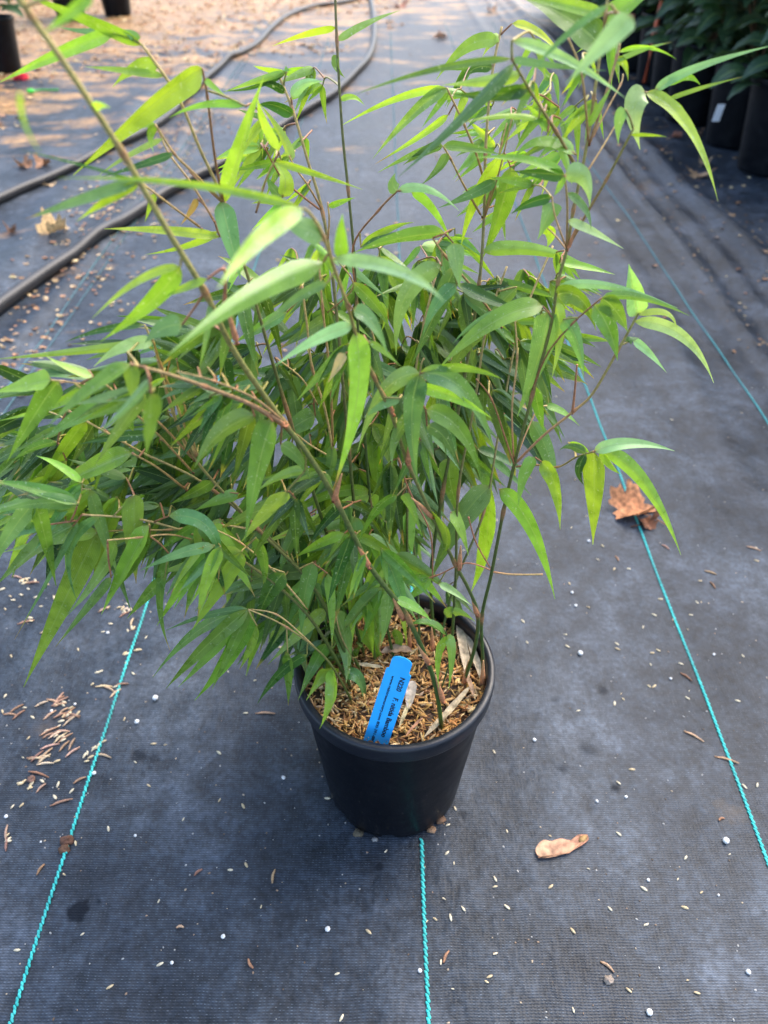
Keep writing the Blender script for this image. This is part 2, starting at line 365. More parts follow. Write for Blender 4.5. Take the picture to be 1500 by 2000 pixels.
# ---------------------------------------------------------------- dry blades lying on the mulch
def blade3(mb, pts, wid, col, up=Vector((0, 0, 1)), nseg=12, na=4, fold=.15, prof=None, tipcol=None, basecol=None, wave=0.0, tipat=.85, seed=0):
    """a leaf blade along pts (3 control points or a path); wid = full width in metres; up = face normal hint"""
    if len(pts) == 3:
        p0, pm, p1 = pts; pc = pm * 2 - (p0 + p1) * .5
        path = [p0 * (1 - t) ** 2 + pc * 2 * t * (1 - t) + p1 * t * t for t in [i / nseg for i in range(nseg + 1)]]
    else:
        path = smoothpath(pts, max(2, nseg // (len(pts) - 1))); nseg = len(path) - 1
    vs = []; cs = []; us = []
    for i, p in enumerate(path):
        t = i / nseg; tg = (path[min(i + 1, nseg)] - path[max(i - 1, 0)]).normalized()
        u = up[i] if isinstance(up, list) else up
        sd_ = tg.cross(u)
        if sd_.length < 1e-5: sd_ = tg.cross(Vector((.3, .2, 1)))
        sd_.normalize(); nm = sd_.cross(tg).normalized()
        if prof: wf = prof(t)
        else: wf = min(1, (t / .13) ** .6 if t > 0 else .03) * (1 - max(0, (t - .18) / .82) ** 1.9) ** 1.25 if t < 1 else 0
        wf = max(wf, .025)
        hw = wid * .5 * wf
        for k in range(na + 1):
            s = k / na * 2 - 1
            lift = abs(s) * fold * hw + wave * hw * math.sin(t * 17 + seed + s * 2) * abs(s)
            vs.append(p + sd_ * s * hw + nm * lift)
            c = col
            if basecol and t < .08: c = lerp(basecol, col, t / .08)
            if tipcol and t > tipat:
                q = min(1, (t - tipat) / (1 - tipat) * 1.6)
                c = lerp(col, (.42, .38, .04), min(1, q * 2)) if q < .5 else lerp((.42, .38, .04), tipcol, q * 2 - 1)
            cs.append(c); us.append((k / na, t, 0))
    w_ = na + 1
    fs = [(i * w_ + k, i * w_ + k + 1, (i + 1) * w_ + k + 1, (i + 1) * w_ + k) for i in range(nseg) for k in range(na)]
    mb.add(vs, fs, cs, us)
def dryblade(pp, wpx, col, label, hh=.158, h2=None):
    P = [ath(x, y, hh if i < len(pp) - 1 or h2 is None else h2) for i, (x, y) in enumerate(pp)]
    if len(P) == 2: P.insert(1, (P[0] + P[1]) * .5 + Vector((0, 0, .002)))
    mb = MB(); blade3(mb, P, wpx * depth(P[0]) / F, col, fold=.35, prof=lambda t: (1 - abs(t * 2 - 1) ** 3) * .9 + .1, wave=.2, seed=wpx)
    tag(mb.obj('dead_leaf', M_DRY), label, 'dead leaf', 'dead bamboo blades lying in the pot')
dryblade([(893, 1214), (905, 1265), (915, 1330)], 17, (.50, .40, .27), 'broad pale dead blade by the right inner rim of the pot')
dryblade([(905, 1220), (930, 1290), (945, 1335)], 13, (.52, .42, .29), 'narrow pale dead blade touching the right inner rim')
dryblade([(828, 1440), (880, 1385), (918, 1340)], 13, (.46, .36, .22), 'long straw blade slanting across the front right of the mulch', .160)
dryblade([(780, 1420), (792, 1390), (803, 1362)], 8, (.55, .45, .25), 'short straw blade right beside the blue label', .160)
dryblade([(792, 1438), (812, 1415), (826, 1402)], 6, (.45, .22, .12), 'thin reddish straw in front of the mulch', .161)
dryblade([(745, 1275), (775, 1268), (805, 1272)], 20, (.42, .27, .17), 'curled brown dead blade behind the blue label', .162)
dryblade([(797, 1385), (803, 1350), (808, 1330)], 20, (.50, .42, .34), 'crumpled whitish dead leaf behind the right edge of the label', .160)
dryblade([(825, 1208), (833, 1195), (838, 1178)], 12, (.46, .34, .20), 'small tan dead blade at the back of the mulch', .160)
dryblade([(690, 1295), (720, 1300), (748, 1303)], 9, (.58, .48, .30), 'pale curled blade in the left part of the mulch', .160)
dryblade([(905, 1310), (918, 1335), (925, 1360)], 9, (.40, .25, .15), 'brown dead blade at the right of the mulch', .160)

# ---------------------------------------------------------------- blue label with its print
tagroot_b = ath(733, 1452, .152); tagroot_t = None
bz = depth(tagroot_b)
d = ray(788, 1284); tp = CAM + d * (bz - .030)     # top of the label, leaning back over the mulch
axis_l = (tp - tagroot_b); Ltag = axis_l.length; ax = axis_l.normalized()
viewn = (CAM - (tp + tagroot_b) * .5).normalized(); sx_ = ax.cross(viewn).normalized(); nn = sx_.cross(ax).normalized()
lab = thing('plant_label', 'blue plastic plant label with black print stuck in the front of the pot', 'label', tagroot_b)
Wt = 50 * (bz - .015) / F
def lp(a, b, c=0): return ax * a + sx_ * b + nn * c     # local to the label's base; a up the label, b across
ol = []
hw = Wt / 2; hd = hw * .80; sh = Ltag * .835
ol += [(-.02, -hw * .55), (0.0, -hw), (sh, -hw), (sh + .0012, -hd - .0002), (sh + .002, -hd)]
for i in range(9):
    q = math.pi * i / 8; ol.append((Ltag - .004 + .004 * math.sin(q), -hd * math.cos(q) if i not in (0, 8) else (-hd if i == 0 else hd)))
ol += [(sh + .002, hd), (sh + .0012, hd + .0002), (sh, hw), (0, hw), (-.02, hw * .55)]
th = .0006; vs = [lp(a, b, th) for a, b in ol] + [lp(a, b, -th) for a, b in ol]; n = len(ol)
fs = [tuple(range(n)), tuple(range(2 * n - 1, n - 1, -1))] + [(i, i + n, (i + 1) % n + n, (i + 1) % n) for i in range(n)]
mb = MB(); mb.add(vs, fs); mb.obj('label_blade', M_TAG, lab, smooth=False)
def text(body, size, a0, b0, name, bold=0.0, width=None):
    cu = bpy.data.curves.new('t', 'FONT'); cu.body = body; cu.size = size; cu.offset = bold; cu.extrude = 0.00008; cu.resolution_u = 3
    to = bpy.data.objects.new('t', cu); C.objects.link(to); bpy.context.view_layer.update()
    me = bpy.data.meshes.new_from_object(to.evaluated_get(bpy.context.evaluated_depsgraph_get())); bpy.data.objects.remove(to)
    me.name = name; xs_ = [v.co.x for v in me.vertices]; k = width / (max(xs_) - min(xs_)) if width else 1
    for v in me.vertices:
        q = v.co.copy(); v.co = lp(a0 - q.x * k, b0 + q.y * 1.0, th + .0002 + q.z)
    me.materials.clear(); me.materials.append(M_INK)
    o = bpy.data.objects.new(name, me); C.objects.link(o); o.parent = lab; return o
text('N220    F. nitida Bamboo', .0052, Ltag * .80, Wt * .13, 'printed_name', .00013, Ltag * .69)
text('www.raintreenursery.com 800-391-8892', .0030, Ltag * .785, -Wt * .20, 'printed_address', .00005, Ltag * .80)

# ---------------------------------------------------------------- bamboo: stems
GRN = (.045, .085, .014); OLV = (.26, .23, .055); TAN = (.56, .38, .14); BRN = (.26, .12, .045); RED = (.40, .16, .08)
bam = thing('bamboo_plant', 'tall leafy clumping bamboo with thin dark canes growing in the black pot', 'bamboo', (PX, PY, SOILH))
SAMP = []          # (px, py, Y, point) samples on everything leaves can grow from
rnd = random.Random(11)
def stem(pp, Y0, Y1, w0, w1, c0, c1, nodes=True, name='branch', parent=None, base=False):
    if base: p = ath(pp[0][0], pp[0][1], SOILH - .004); Y0 = p.y
    L = [0]
    for a, b in zip(pp, pp[1:]): L.append(L[-1] + math.hypot(b[0] - a[0], b[1] - a[1]))
    P = [at(x, y, Y0 + (Y1 - Y0) * (l / L[-1])) for (x, y), l in zip(pp, L)]
    Q = smoothpath(P, 6); n = len(Q); rad = []; cols = []
    nd = max(5, int(12))
    for i, q in enumerate(Q):
        t = i / (n - 1); r = (w0 + (w1 - w0) * t) * .5 * depth(q) / F
        if nodes and i % nd == 0 and i: r *= 1.45
        rad.append(r); c = lerp(c0, c1, t ** 1.6 if base else t ** .7)
        if nodes and i % nd == 0: c = lerp(c, RED, .7)
        cols.append(c)
        x, y = topx(q); SAMP.append((x, y, q.y, q))
    mb = MB(); tube(mb, Q, rad, cols, n=8); o = mb.obj(name, M_STEM)
    if parent is None or isinstance(parent, str): under(o, bam)
    else:
        o.parent = parent
    return o, Q
def sheath(culm, pa, pb, Y, w_, col=(.58, .20, .10)):      # papery sheath clasping the cane: wide at its foot, pointed at its top
    best = min(SAMP, key=lambda s: (s[0] - pa[0]) ** 2 + (s[1] - pa[1]) ** 2)
    Ya = best[2] - .001; A = at(pa[0], pa[1], Ya); B = at(pb[0], pb[1], Ya - .002)
    mb = MB(); n = 8; pts = []; rad = []; cols = []
    for i in range(n + 1):
        t = i / n; pts.append(A.lerp(B, t) + Vector((0, 0, .0006 * math.sin(t * 3)))); r = w_ * .5 * depth(A) / F
        rad.append(r * (.75 if i == 0 else 1.0 - .82 * t ** 1.4)); cols.append(lerp(lerp(col, BRN, .3), lerp(col, TAN, .5), t))
    tube(mb, pts, rad, cols, n=8); o = mb.obj('sheath', M_STEM); o.parent = culm
S = {}
def culm(k, pp, Y1, w0, w1, c0=GRN, c1=TAN): S[k] = stem(pp, 0, Y1, w0, w1, c0, c1, name='culm', base=True)[0]
culm('A', [(863, 1428), (848, 1330), (795, 1205), (722, 1105), (655, 975), (600, 885), (556, 828), (460, 690), (400, 570), (330, 455), (240, 300), (130, 130), (60, 30), (5, -60)], .275, 9, 13, (.040, .085, .014), (.52, .40, .13))
culm('B', [(903, 1340), (928, 1262), (933, 1200), (915, 1150), (888, 1100), (845, 1010), (797, 905), (768, 820), (730, 735), (700, 670), (680, 600), (655, 530), (632, 462), (612, 425)], .30, 7.5, 7, (.040, .085, .014), (.46, .32, .10))
culm('C', [(942, 1345), (943, 1290), (941, 1207), (960, 1120), (983, 1000), (1005, 905), (1040, 770), (1075, 640), (1090, 550), (1107, 488), (1120, 410), (1145, 290), (1160, 190), (1170, 120), (1183, 30), (1192, -60)], .42, 7, 6, GRN, (.44, .33, .10))
culm('D', [(770, 1290), (748, 1180), (725, 1000), (706, 760), (697, 600), (690, 480), (680, 370), (668, 250), (658, 80), (653, -60)], .52, 6, 5, GRN, (.14, .12, .03))
culm('E', [(848, 1250), (842, 1120), (865, 960), (905, 750), (935, 560), (945, 430), (948, 300), (955, 200), (965, 120), (980, 52)], .54, 7, 5, GRN, TAN)
culm('F', [(735, 1300), (705, 1120), (680, 860), (652, 560), (630, 415), (600, 310), (570, 210), (541, 140)], .50, 7, 5)
culm('G', [(715, 1290), (650, 1080), (560, 800), (490, 560), (437, 395), (390, 290), (345, 185), (278, 88)], .40, 7, 6)
culm('H', [(700, 1340), (620, 1160), (500, 1030), (380, 895), (330, 780), (303, 680)], .36, 7, 5)
culm('I', [(690, 1350), (600, 1200), (450, 1080), (300, 1020), (160, 1005)], .33, 7, 4)
culm('J', [(710, 1320), (600, 1130), (420, 960), (270, 880), (130, 800)], .37, 7, 4)
culm('K', [(800, 1270), (795, 1060), (800, 880), (815, 700), (850, 540)], .50, 6, 4)
culm('L', [(880, 1290), (890, 1130), (895, 960), (925, 800), (950, 640), (990, 520)], .48, 6, 4)
culm('M', [(690, 1375), (640, 1290), (560, 1225), (485, 1190)], .35, 5, 3)
culm('N', [(820, 1290), (812, 1100), (780, 900), (740, 700), (700, 560)], .55, 5, 4)
culm('O', [(850, 1300), (885, 1150), (945, 1000), (975, 840), (1015, 640), (1080, 480)], .55, 5, 4)
for cu_, prs in (('A', [((560, 832), (500, 800), 15), ((652, 980), (668, 925), 13), ((722, 1110), (693, 1055), 13), ((788, 1210), (764, 1160), 14), ((838, 1297), (814, 1258), 12), ((866, 1372), (850, 1318), 12), ((463, 672), (440, 590), 14)]),
               ('B', [((770, 812), (735, 745), 11), ((735, 745), (700, 700), 6), ((797, 907), (803, 848), 13), ((846, 1012), (803, 972), 12), ((897, 1112), (900, 1066), 11), ((932, 1202), (920, 1160), 11), ((905, 1340), (915, 1290), 10)]),
               ('C', [((942, 1345), (944, 1290), 13), ((1108, 490), (1135, 425), 8)]), ('K', [((800, 1268), (800, 1220), 10)]), ('E', [((845, 1270), (843, 1225), 10)])):
    for a, b, w_ in prs: sheath(S[cu_], a, b, 0, w_)
def near(px, py): return min(SAMP, key=lambda s: (s[0] - px) ** 2 + (s[1] - py) ** 2)
def br(pp, dY=0.0, w0=5, w1=3.5, c0=BRN, c1=TAN, k='C', Y1=None):
    Y0 = near(*pp[0])[2]; return stem(pp, Y0, (Y0 + dY) if Y1 is None else Y1, w0, w1, c0, c1, nodes=True, name='branch', parent=S[k])
br([(437, 398), (420, 310), (405, 190), (395, 133)], -.01, 6, 4, BRN, BRN, 'G')
br([(440, 400), (370, 330), (340, 300), (303, 243)], -.02, 6, 4, k='G')
br([(420, 435), (375, 360), (330, 300), (310, 255)], .01, 5, 3, k='G')
br([(395, 447), (335, 402), (280, 360)], -.02, 5, 4, k='G')
br([(437, 398), (400, 365), (370, 335)], .02, 4, 3, RED, BRN, 'G')
br([(437, 600), (440, 560), (437, 525), (405, 545)], -.005, 8, 5, RED, RED, 'A')
br([(1150, 285), (1137, 150), (1110, 75)], -.01, 5, 3.5)
br([(1150, 285), (1180, 195), (1205, 110), (1210, 85)], .01, 6, 5)
br([(1158, 268), (1185, 215), (1212, 165), (1217, 145)], .02, 4, 3)
br([(1140, 345), (1125, 325), (1085, 255), (1040, 185), (1000, 115)], -.04, 8, 5, BRN, OLV)
br([(1142, 343), (1175, 290), (1205, 240)], .02, 4.5, 3)
br([(1108, 486), (1150, 410), (1185, 350), (1237, 252)], -.02, 6, 5, RED, OLV)
br([(1107, 486), (1108, 400), (1103, 342)], -.02, 5, 4)
br([(1107, 486), (1085, 425), (1078, 385)], .01, 4, 3)
br([(1107, 488), (1080, 455), (1060, 440)], .02, 3.5, 3)
br([(1235, 180), (1265, 180), (1280, 178)], 0, 3, 3)
br([(943, 345), (930, 300), (905, 240), (873, 172)], -.02, 5, 4, k='E')
br([(942, 425), (905, 360), (880, 310), (865, 285)], -.01, 4.5, 3.5, k='E')
br([(945, 425), (965, 350), (980, 280), (990, 240)], .01, 4, 3, k='E')
br([(945, 430), (975, 335), (1000, 230)], -.01, 4, 3, k='E')
br([(696, 575), (690, 480), (740, 410), (776, 373)], -.02, 4, 4, RED, BRN, 'D')
br([(628, 408), (600, 360), (578, 330), (565, 305)], -.01, 4, 3, k='F')
br([(628, 412), (580, 375), (550, 348), (515, 285)], -.02, 4.5, 3, RED, BRN, 'F')
br([(640, 470), (643, 430), (640, 395)], 0, 4, 3, k='F')
br([(500, 415), (520, 350), (536, 315)], -.01, 4.5, 3.5, k='G')
br([(980, 640), (930, 570), (870, 500), (845, 465)], -.05, 5.5, 4, k='L')
br([(558, 830), (490, 790), (400, 755), (320, 728), (255, 711)], -.05, 10, 6, (.36, .17, .09), (.36, .26, .11), 'A')
br([(556, 826), (500, 780), (420, 745), (345, 725)], -.04, 6, 3, (.30, .15, .07), (.36, .26, .11), 'A')
br([(382, 892), (345, 790), (315, 715), (300, 668)], -.02, 5, 4, TAN, (.42, .24, .04), 'H')
br([(380, 900), (310, 825), (250, 785), (205, 750)], -.04, 5.5, 4, k='H')
br([(378, 925), (310, 850), (237, 785)], -.03, 5, 3.5, k='H')
br([(365, 958), (310, 915), (258, 885)], -.03, 5, 3.5, k='H')
br([(385, 890), (360, 790), (345, 700)], .01, 4.5, 3, TAN, (.42, .24, .04), 'H')
br([(370, 890), (345, 830), (325, 760), (332, 700)], 0, 4, 3, TAN, (.40, .2, .04), 'H')
br([(205, 752), (165, 750), (125, 745), (100, 742)], -.01, 3.5, 3, k='H')
br([(640, 610), (690, 560), (660, 510)], -.01, 3.5, 3, k='F')
br([(650, 895), (600, 865), (560, 830)], 0, 4, 3, TAN, TAN, 'F')
br([(652, 890), (635, 800), (610, 720), (600, 640), (590, 560)], -.02, 5, 4, TAN, TAN, 'F')
br([(620, 790), (590, 740), (540, 700)], -.02, 4, 3, TAN, TAN, 'F')
br([(650, 870), (645, 740), (630, 600), (622, 500)], .0, 5, 4, (.30, .15, .05), TAN, 'F')
br([(1005, 907), (1060, 852), (1122, 802), (1158, 768), (1205, 688), (1250, 606)], .02, 5, 5, RED, OLV)
br([(1118, 808), (1122, 770), (1127, 712)], .0, 6, 3, RED, RED)
br([(1040, 760), (1070, 690), (1120, 630), (1175, 582)], -.01, 3.5, 3.5, BRN, BRN)
br([(1005, 912), (1045, 908), (1090, 912), (1125, 893), (1160, 882)], -.03, 4, 3.5, RED, OLV)
br([(1005, 910), (985, 850), (960, 780), (930, 740)], -.02, 4, 3, RED, BRN)
br([(1004, 910), (1000, 800), (1010, 700), (1005, 620)], .02, 4, 3, RED, TAN)
br([(1000, 915), (1030, 840), (1050, 800), (1068, 792)], .03, 3, 3, RED, TAN)
br([(962, 1115), (910, 1100), (850, 1125), (790, 1135), (720, 1130)], .02, 3, 2.5, RED, RED)
br([(962, 1117), (1000, 1122), (1060, 1122)], -.01, 4, 3, RED, TAN)
br([(960, 1113), (930, 1060), (915, 1010)], -.01, 3, 3, RED, RED)
br([(795, 905), (806, 850), (812, 810), (815, 755)], -.01, 8, 4, (.33, .16, .09), TAN, 'B')
br([(817, 760), (822, 715), (828, 700)], .0, 3, 2, GRN, TAN, 'B')
br([(845, 1130), (840, 1040), (800, 960), (780, 900)], -.02, 3, 3, RED, RED, 'E')
br([(500, 1035), (420, 1025), (330, 1035), (250, 1035), (190, 1040)], -.03, 4.5, 3, TAN, (.30, .2, .05), 'I')
br([(420, 1070), (340, 1045), (270, 1050), (210, 1055)], -.04, 4, 3, (.30, .13, .05), TAN, 'I')
br([(600, 1190), (540, 1120), (470, 1060), (410, 1030)], -.02, 4, 3, TAN, TAN, 'I')
br([(640, 1290), (590, 1240), (540, 1200), (490, 1190)], -.01, 3, 3, TAN, TAN, 'M')
br([(860, 1350), (880, 1280), (868, 1228)], .0, 3, 3, GRN, GRN, 'B')
br([(690, 1290), (665, 1240), (655, 1195)], -.0, 4, 3, GRN, TAN, 'M')

# ---------------------------------------------------------------- bamboo: leaves
LC = {'y': (.31, .50, .055), 'Y': (.40, .55, .055), 'g': (.125, .250, .030), 'm': (.220, .385, .038), 'd': (.045, .125, .018), 'p': (.150, .30, .085), 'P': (.32, .50, .20), 's': (.50, .38, .20), 'b': (.38, .18, .06)}
# base x,y, middle x,y, tip x,y, width in px, colour, options: N near (smaller Y), F far, T dry tip
TR = """278 90 160 32 40 -12 24 m N|182 -12 135 28 86 64 24 y N|225 62 110 106 -4 162 25 y -|200 60 160 62 112 52 11 p F|277 86 258 66 232 58 20 p -
318 140 265 122 220 170 28 m -|318 153 245 137 165 130 15 m -|395 133 300 200 143 342 42 y N|178 207 195 203 216 211 16 y N|400 164 418 170 440 186 12 m -
350 186 328 190 303 212 20 y F|480 207 400 198 330 230 15 y -|560 140 500 158 436 180 13 y -|560 148 500 170 436 178 9 d -|443 412 470 280 516 148 30 y N
438 410 450 470 470 545 40 p N|302 243 280 243 262 254 11 y -|300 250 290 262 300 297 16 m -|315 277 250 300 190 345 11 Y -|342 315 280 318 200 345 15 d -
590 406 380 352 112 348 17 m N|266 356 150 318 38 293 6 d -|266 360 150 393 50 428 22 p T|270 366 210 385 150 432 19 m -|312 382 292 400 283 434 13 m -
385 388 374 412 352 440 13 b -|430 463 320 448 203 447 19 Y -|432 468 370 478 285 497 14 m -|40 175 42 240 84 305 9 m X|652 53 600 63 532 90 13 y -
660 80 708 46 782 20 14 m -|650 108 655 128 674 152 15 g -|668 186 690 188 712 206 11 y -|1000 116 850 130 688 187 14 g -|864 158 780 188 664 247 15 y -
868 172 812 212 728 310 23 p -|1012 136 905 225 775 348 24 d N|966 64 915 82 852 156 28 m -|974 58 962 75 942 112 18 Y -|948 124 930 130 908 154 20 d F
1032 158 945 156 864 166 24 y -|1032 178 960 186 880 183 26 d F|880 194 850 210 822 252 12 m -|876 224 830 262 733 320 14 Y T|1052 232 980 222 902 241 11 y -
866 285 812 298 738 337 15 m -|868 288 830 296 788 322 20 d -|870 290 920 288 978 302 19 g -|882 310 860 325 822 362 18 g -|1098 332 1030 310 925 308 18 m -
975 304 925 380 900 485 26 y -|997 326 980 410 942 505 38 m -|980 360 920 378 856 406 22 g F|776 375 764 360 772 338 24 p -|780 365 835 362 897 412 17 P -
803 374 845 400 884 478 18 y -|545 150 520 134 495 128 10 y -|546 150 562 138 558 128 18 p -|568 190 590 158 632 160 22 P -|550 170 528 162 502 168 16 d -
568 218 535 202 502 206 22 d -|586 326 552 265 505 200 18 y -|545 296 512 240 503 190 20 Y -|552 385 562 345 534 316 30 Y -|535 322 610 335 708 370 14 m -
553 386 530 368 522 342 20 g -|668 505 664 460 669 418 28 m -|645 405 668 392 694 386 12 m F|592 412 500 465 425 565 44 m 2|640 470 585 440 545 430 46 p N
705 482 755 445 808 434 17 m -|705 488 770 458 815 450 20 d -|870 456 780 462 690 494 27 g -|885 474 890 512 898 562 34 p -|1176 12 1090 8 1008 -6 24 m -
1168 82 1110 30 1018 -5 56 g -|1186 42 1225 6 1285 -22 40 m -|1236 32 1185 80 1106 164 44 P N|1192 8 1100 68 1030 152 14 p N|1000 46 1055 60 1100 114 15 Y -
1000 80 1110 112 1224 194 20 P -|1000 134 1060 122 1184 138 15 p -|1213 86 1262 88 1322 116 9 y -|1213 112 1250 98 1312 82 10 m T|1205 108 1220 118 1227 158 16 m -
1278 180 1345 132 1520 86 18 P N|1300 166 1340 142 1368 166 18 m -|1300 196 1365 172 1450 150 9 m T|1258 182 1232 205 1250 292 46 P N|1265 184 1350 235 1402 392 22 Y N
1222 214 1206 232 1208 282 24 p -|1268 186 1320 200 1343 228 15 m -|1156 252 1170 205 1197 166 14 m -|1236 268 1268 262 1302 267 7 m F|1104 342 1148 338 1152 404 38 P -
1046 200 1010 176 955 196 22 g -|1082 252 1040 226 1000 235 11 m -|1070 258 1050 222 1022 202 14 y -|1126 302 1055 262 998 314 22 m -|1124 290 1090 272 1048 314 26 m F
1100 352 1060 336 998 334 24 d -|1100 356 1092 366 1082 382 13 y -|1078 384 1074 418 1050 468 38 p -|1066 386 1035 394 998 418 20 d F|1068 438 1080 455 1068 484 26 Y F
1114 386 1145 405 1154 448 15 p -|1112 438 1155 448 1218 486 17 P -|948 488 1045 480 1158 525 28 m -|352 520 270 540 180 622 17 Y -|366 532 295 590 196 667 36 m -
394 560 355 562 318 580 16 m -|632 512 500 560 328 694 50 m 2|356 634 315 638 283 670 40 p -|296 674 170 684 -15 702 18 m N|302 668 240 672 183 716 27 P N
282 634 205 640 128 668 15 d -|182 736 135 722 88 694 16 y -|108 742 60 750 -15 768 36 m -|130 748 75 790 12 905 44 g -|248 708 175 762 92 834 27 g N
162 760 100 798 -4 822 17 m -|222 788 150 812 82 862 34 g -|162 828 115 890 65 984 28 m T|256 884 175 918 76 972 38 m -|292 738 250 795 183 852 17 p N
295 768 292 828 284 894 33 g -|238 716 262 745 258 785 32 m -|497 812 425 842 380 914 40 g -|466 964 430 975 378 998 25 m -|232 838 205 880 174 998 15 m T
312 860 235 848 153 868 22 d -|112 864 65 872 22 902 18 d -|322 750 275 762 228 786 11 y T|418 600 400 660 388 724 13 m N|660 514 780 518 868 590 30 P 2
690 604 728 622 758 694 29 p -|640 552 575 580 492 658 20 p -|686 650 620 655 538 714 27 P -|705 662 705 770 650 958 40 y NT|722 668 750 685 782 715 14 m -
862 518 780 570 774 694 40 p -|886 538 850 610 804 712 34 d -|892 555 850 590 826 655 27 p -|1060 598 960 620 853 724 40 m -|1060 592 950 610 884 672 20 g F
815 756 885 770 962 818 25 y -|811 718 800 815 816 944 42 p -|802 724 745 755 698 884 34 p -|782 778 745 790 710 816 19 p -|796 812 772 850 766 910 25 g -
832 714 910 750 966 884 38 p -|832 800 905 830 940 938 36 g -|834 832 872 850 892 908 28 d -|865 880 880 950 900 1010 38 g -|850 720 915 714 984 742 18 g -
735 590 758 610 742 652 10 Y -|675 690 662 715 640 748 20 s -|532 822 505 900 478 1060 46 g -|616 812 575 830 533 872 38 g -|548 868 585 890 606 938 26 g -
596 918 550 925 498 962 20 m -|725 948 640 955 500 1050 22 g -|733 950 650 1005 488 1072 31 y N|662 880 645 920 608 974 22 p -|776 968 735 985 698 1064 20 g -
786 966 804 985 824 1048 20 m -|735 955 738 1040 731 1155 34 m -|1078 598 1060 680 1010 814 52 p -|1084 574 1100 645 1076 744 23 y -|1090 568 1135 572 1164 645 36 g -
1100 624 1130 660 1140 738 32 p -|1080 545 1180 552 1324 602 18 P -|1180 580 1245 574 1347 617 17 g -|1248 606 1235 565 1228 516 40 P N|1170 600 1205 600 1226 648 40 g -
1152 610 1195 640 1206 704 38 g -|1247 625 1340 645 1394 748 25 P -|1256 602 1305 606 1322 644 13 Y -|1236 664 1265 685 1302 728 16 P -|1214 672 1230 662 1250 660 17 d -
1158 880 1230 860 1318 881 25 P -|1156 882 1162 960 1158 1064 42 m -|1132 892 1128 918 1141 948 18 d -|1180 880 1270 940 1330 1084 29 m -|1174 888 1190 908 1212 926 14 y F
1045 893 1022 925 1012 990 26 m -|1050 892 1088 940 1094 1034 30 m -|956 954 890 1020 840 1136 46 p -|966 954 950 1070 920 1156 33 y -|975 955 1040 1015 1084 1170 34 m -
1066 794 1098 800 1132 832 14 m F|1030 764 1055 800 1062 844 24 g -|1050 828 1075 890 1082 965 32 g F|1110 864 1135 870 1152 886 16 y F|1140 878 1115 870 1092 880 15 d F
142 1028 80 1060 -14 1150 38 g -|78 1028 40 1035 -10 1064 22 p -|178 1034 130 1170 46 1342 46 m -|205 998 118 1070 154 1182 17 p -|242 1058 205 1110 128 1206 27 g -
217 1128 170 1185 108 1264 18 g T|262 966 262 1055 266 1140 40 m T|292 1026 245 1110 198 1200 31 m -|330 1082 305 1180 332 1270 16 g T|322 1128 288 1160 248 1208 24 g -
330 1008 425 1020 426 1136 30 p T|398 1022 455 1080 498 1166 40 m T|485 1190 405 1198 323 1232 15 d -|485 1190 380 1225 298 1324 25 g -|485 1192 400 1260 324 1345 30 g -
484 1192 420 1270 348 1342 26 m -|486 1192 450 1280 380 1368 36 m -|488 1192 450 1270 414 1346 22 g -|165 1010 115 1090 28 1250 12 p T|502 1222 492 1260 468 1308 20 m T
650 1038 690 1130 682 1290 34 y -|630 1078 632 1150 621 1236 27 m -|612 1098 592 1165 588 1244 31 g -|640 1120 650 1190 648 1266 19 m T|556 1118 525 1150 498 1224 38 d -
642 1200 590 1228 523 1298 27 m -|655 1198 682 1260 676 1336 36 g -|668 1308 650 1365 624 1424 26 m -|680 1300 706 1325 711 1390 22 p -|600 1278 545 1310 503 1374 22 d -
562 1274 565 1320 563 1378 20 g T|646 1258 612 1295 582 1368 27 g -|662 1288 630 1315 598 1368 29 m -|700 1228 732 1265 757 1308 20 m -|756 1158 758 1200 744 1262 26 g -
770 1228 782 1250 774 1278 20 g -|826 1130 792 1130 758 1146 18 g -|826 1130 815 1155 784 1178 18 m -|856 1140 888 1155 922 1184 15 P -|856 1194 892 1192 928 1214 20 m -
868 1226 832 1212 798 1224 16 g -|867 1228 852 1270 857 1344 18 m -|870 1228 886 1270 876 1348 20 m -|790 1178 812 1185 842 1213 20 m -|782 998 805 1035 806 1084 28 m -
850 1005 880 1040 860 1090 24 g -|60 1010 20 1050 -20 1062 26 g -|190 1040 120 1050 0 1080 26 m -|130 900 60 960 -10 1010 34 g -|150 990 70 1010 -10 1040 30 m -
300 1040 260 1110 210 1160 22 g -|560 960 520 1000 470 1060 30 m -|500 1050 520 1090 515 1150 24 g T|430 940 380 960 330 985 24 g -|380 1050 420 1100 440 1165 24 d T
590 1020 560 1070 545 1125 28 g -|690 1060 660 1110 640 1180 24 d -|720 1130 700 1180 690 1240 22 g -|880 1000 900 1030 915 1085 22 m -|740 1030 770 1070 775 1130 22 g -
945 640 900 680 865 760 30 g -|1010 560 970 600 930 640 26 g -|905 560 960 590 1010 600 24 d -|700 560 740 600 760 640 26 g -|560 610 510 640 455 670 24 p -"""
rnd = random.Random(23)
LEAVES = []      # (size, builder args)
def clear(P, q):         # blades that hang over the left lip of the pot pass outside it
    if q[0] < 700 and P.z < .178 and math.hypot(P.x - PX, P.y - PY) < .088: return ath(q[0], q[1], .180)
    return P
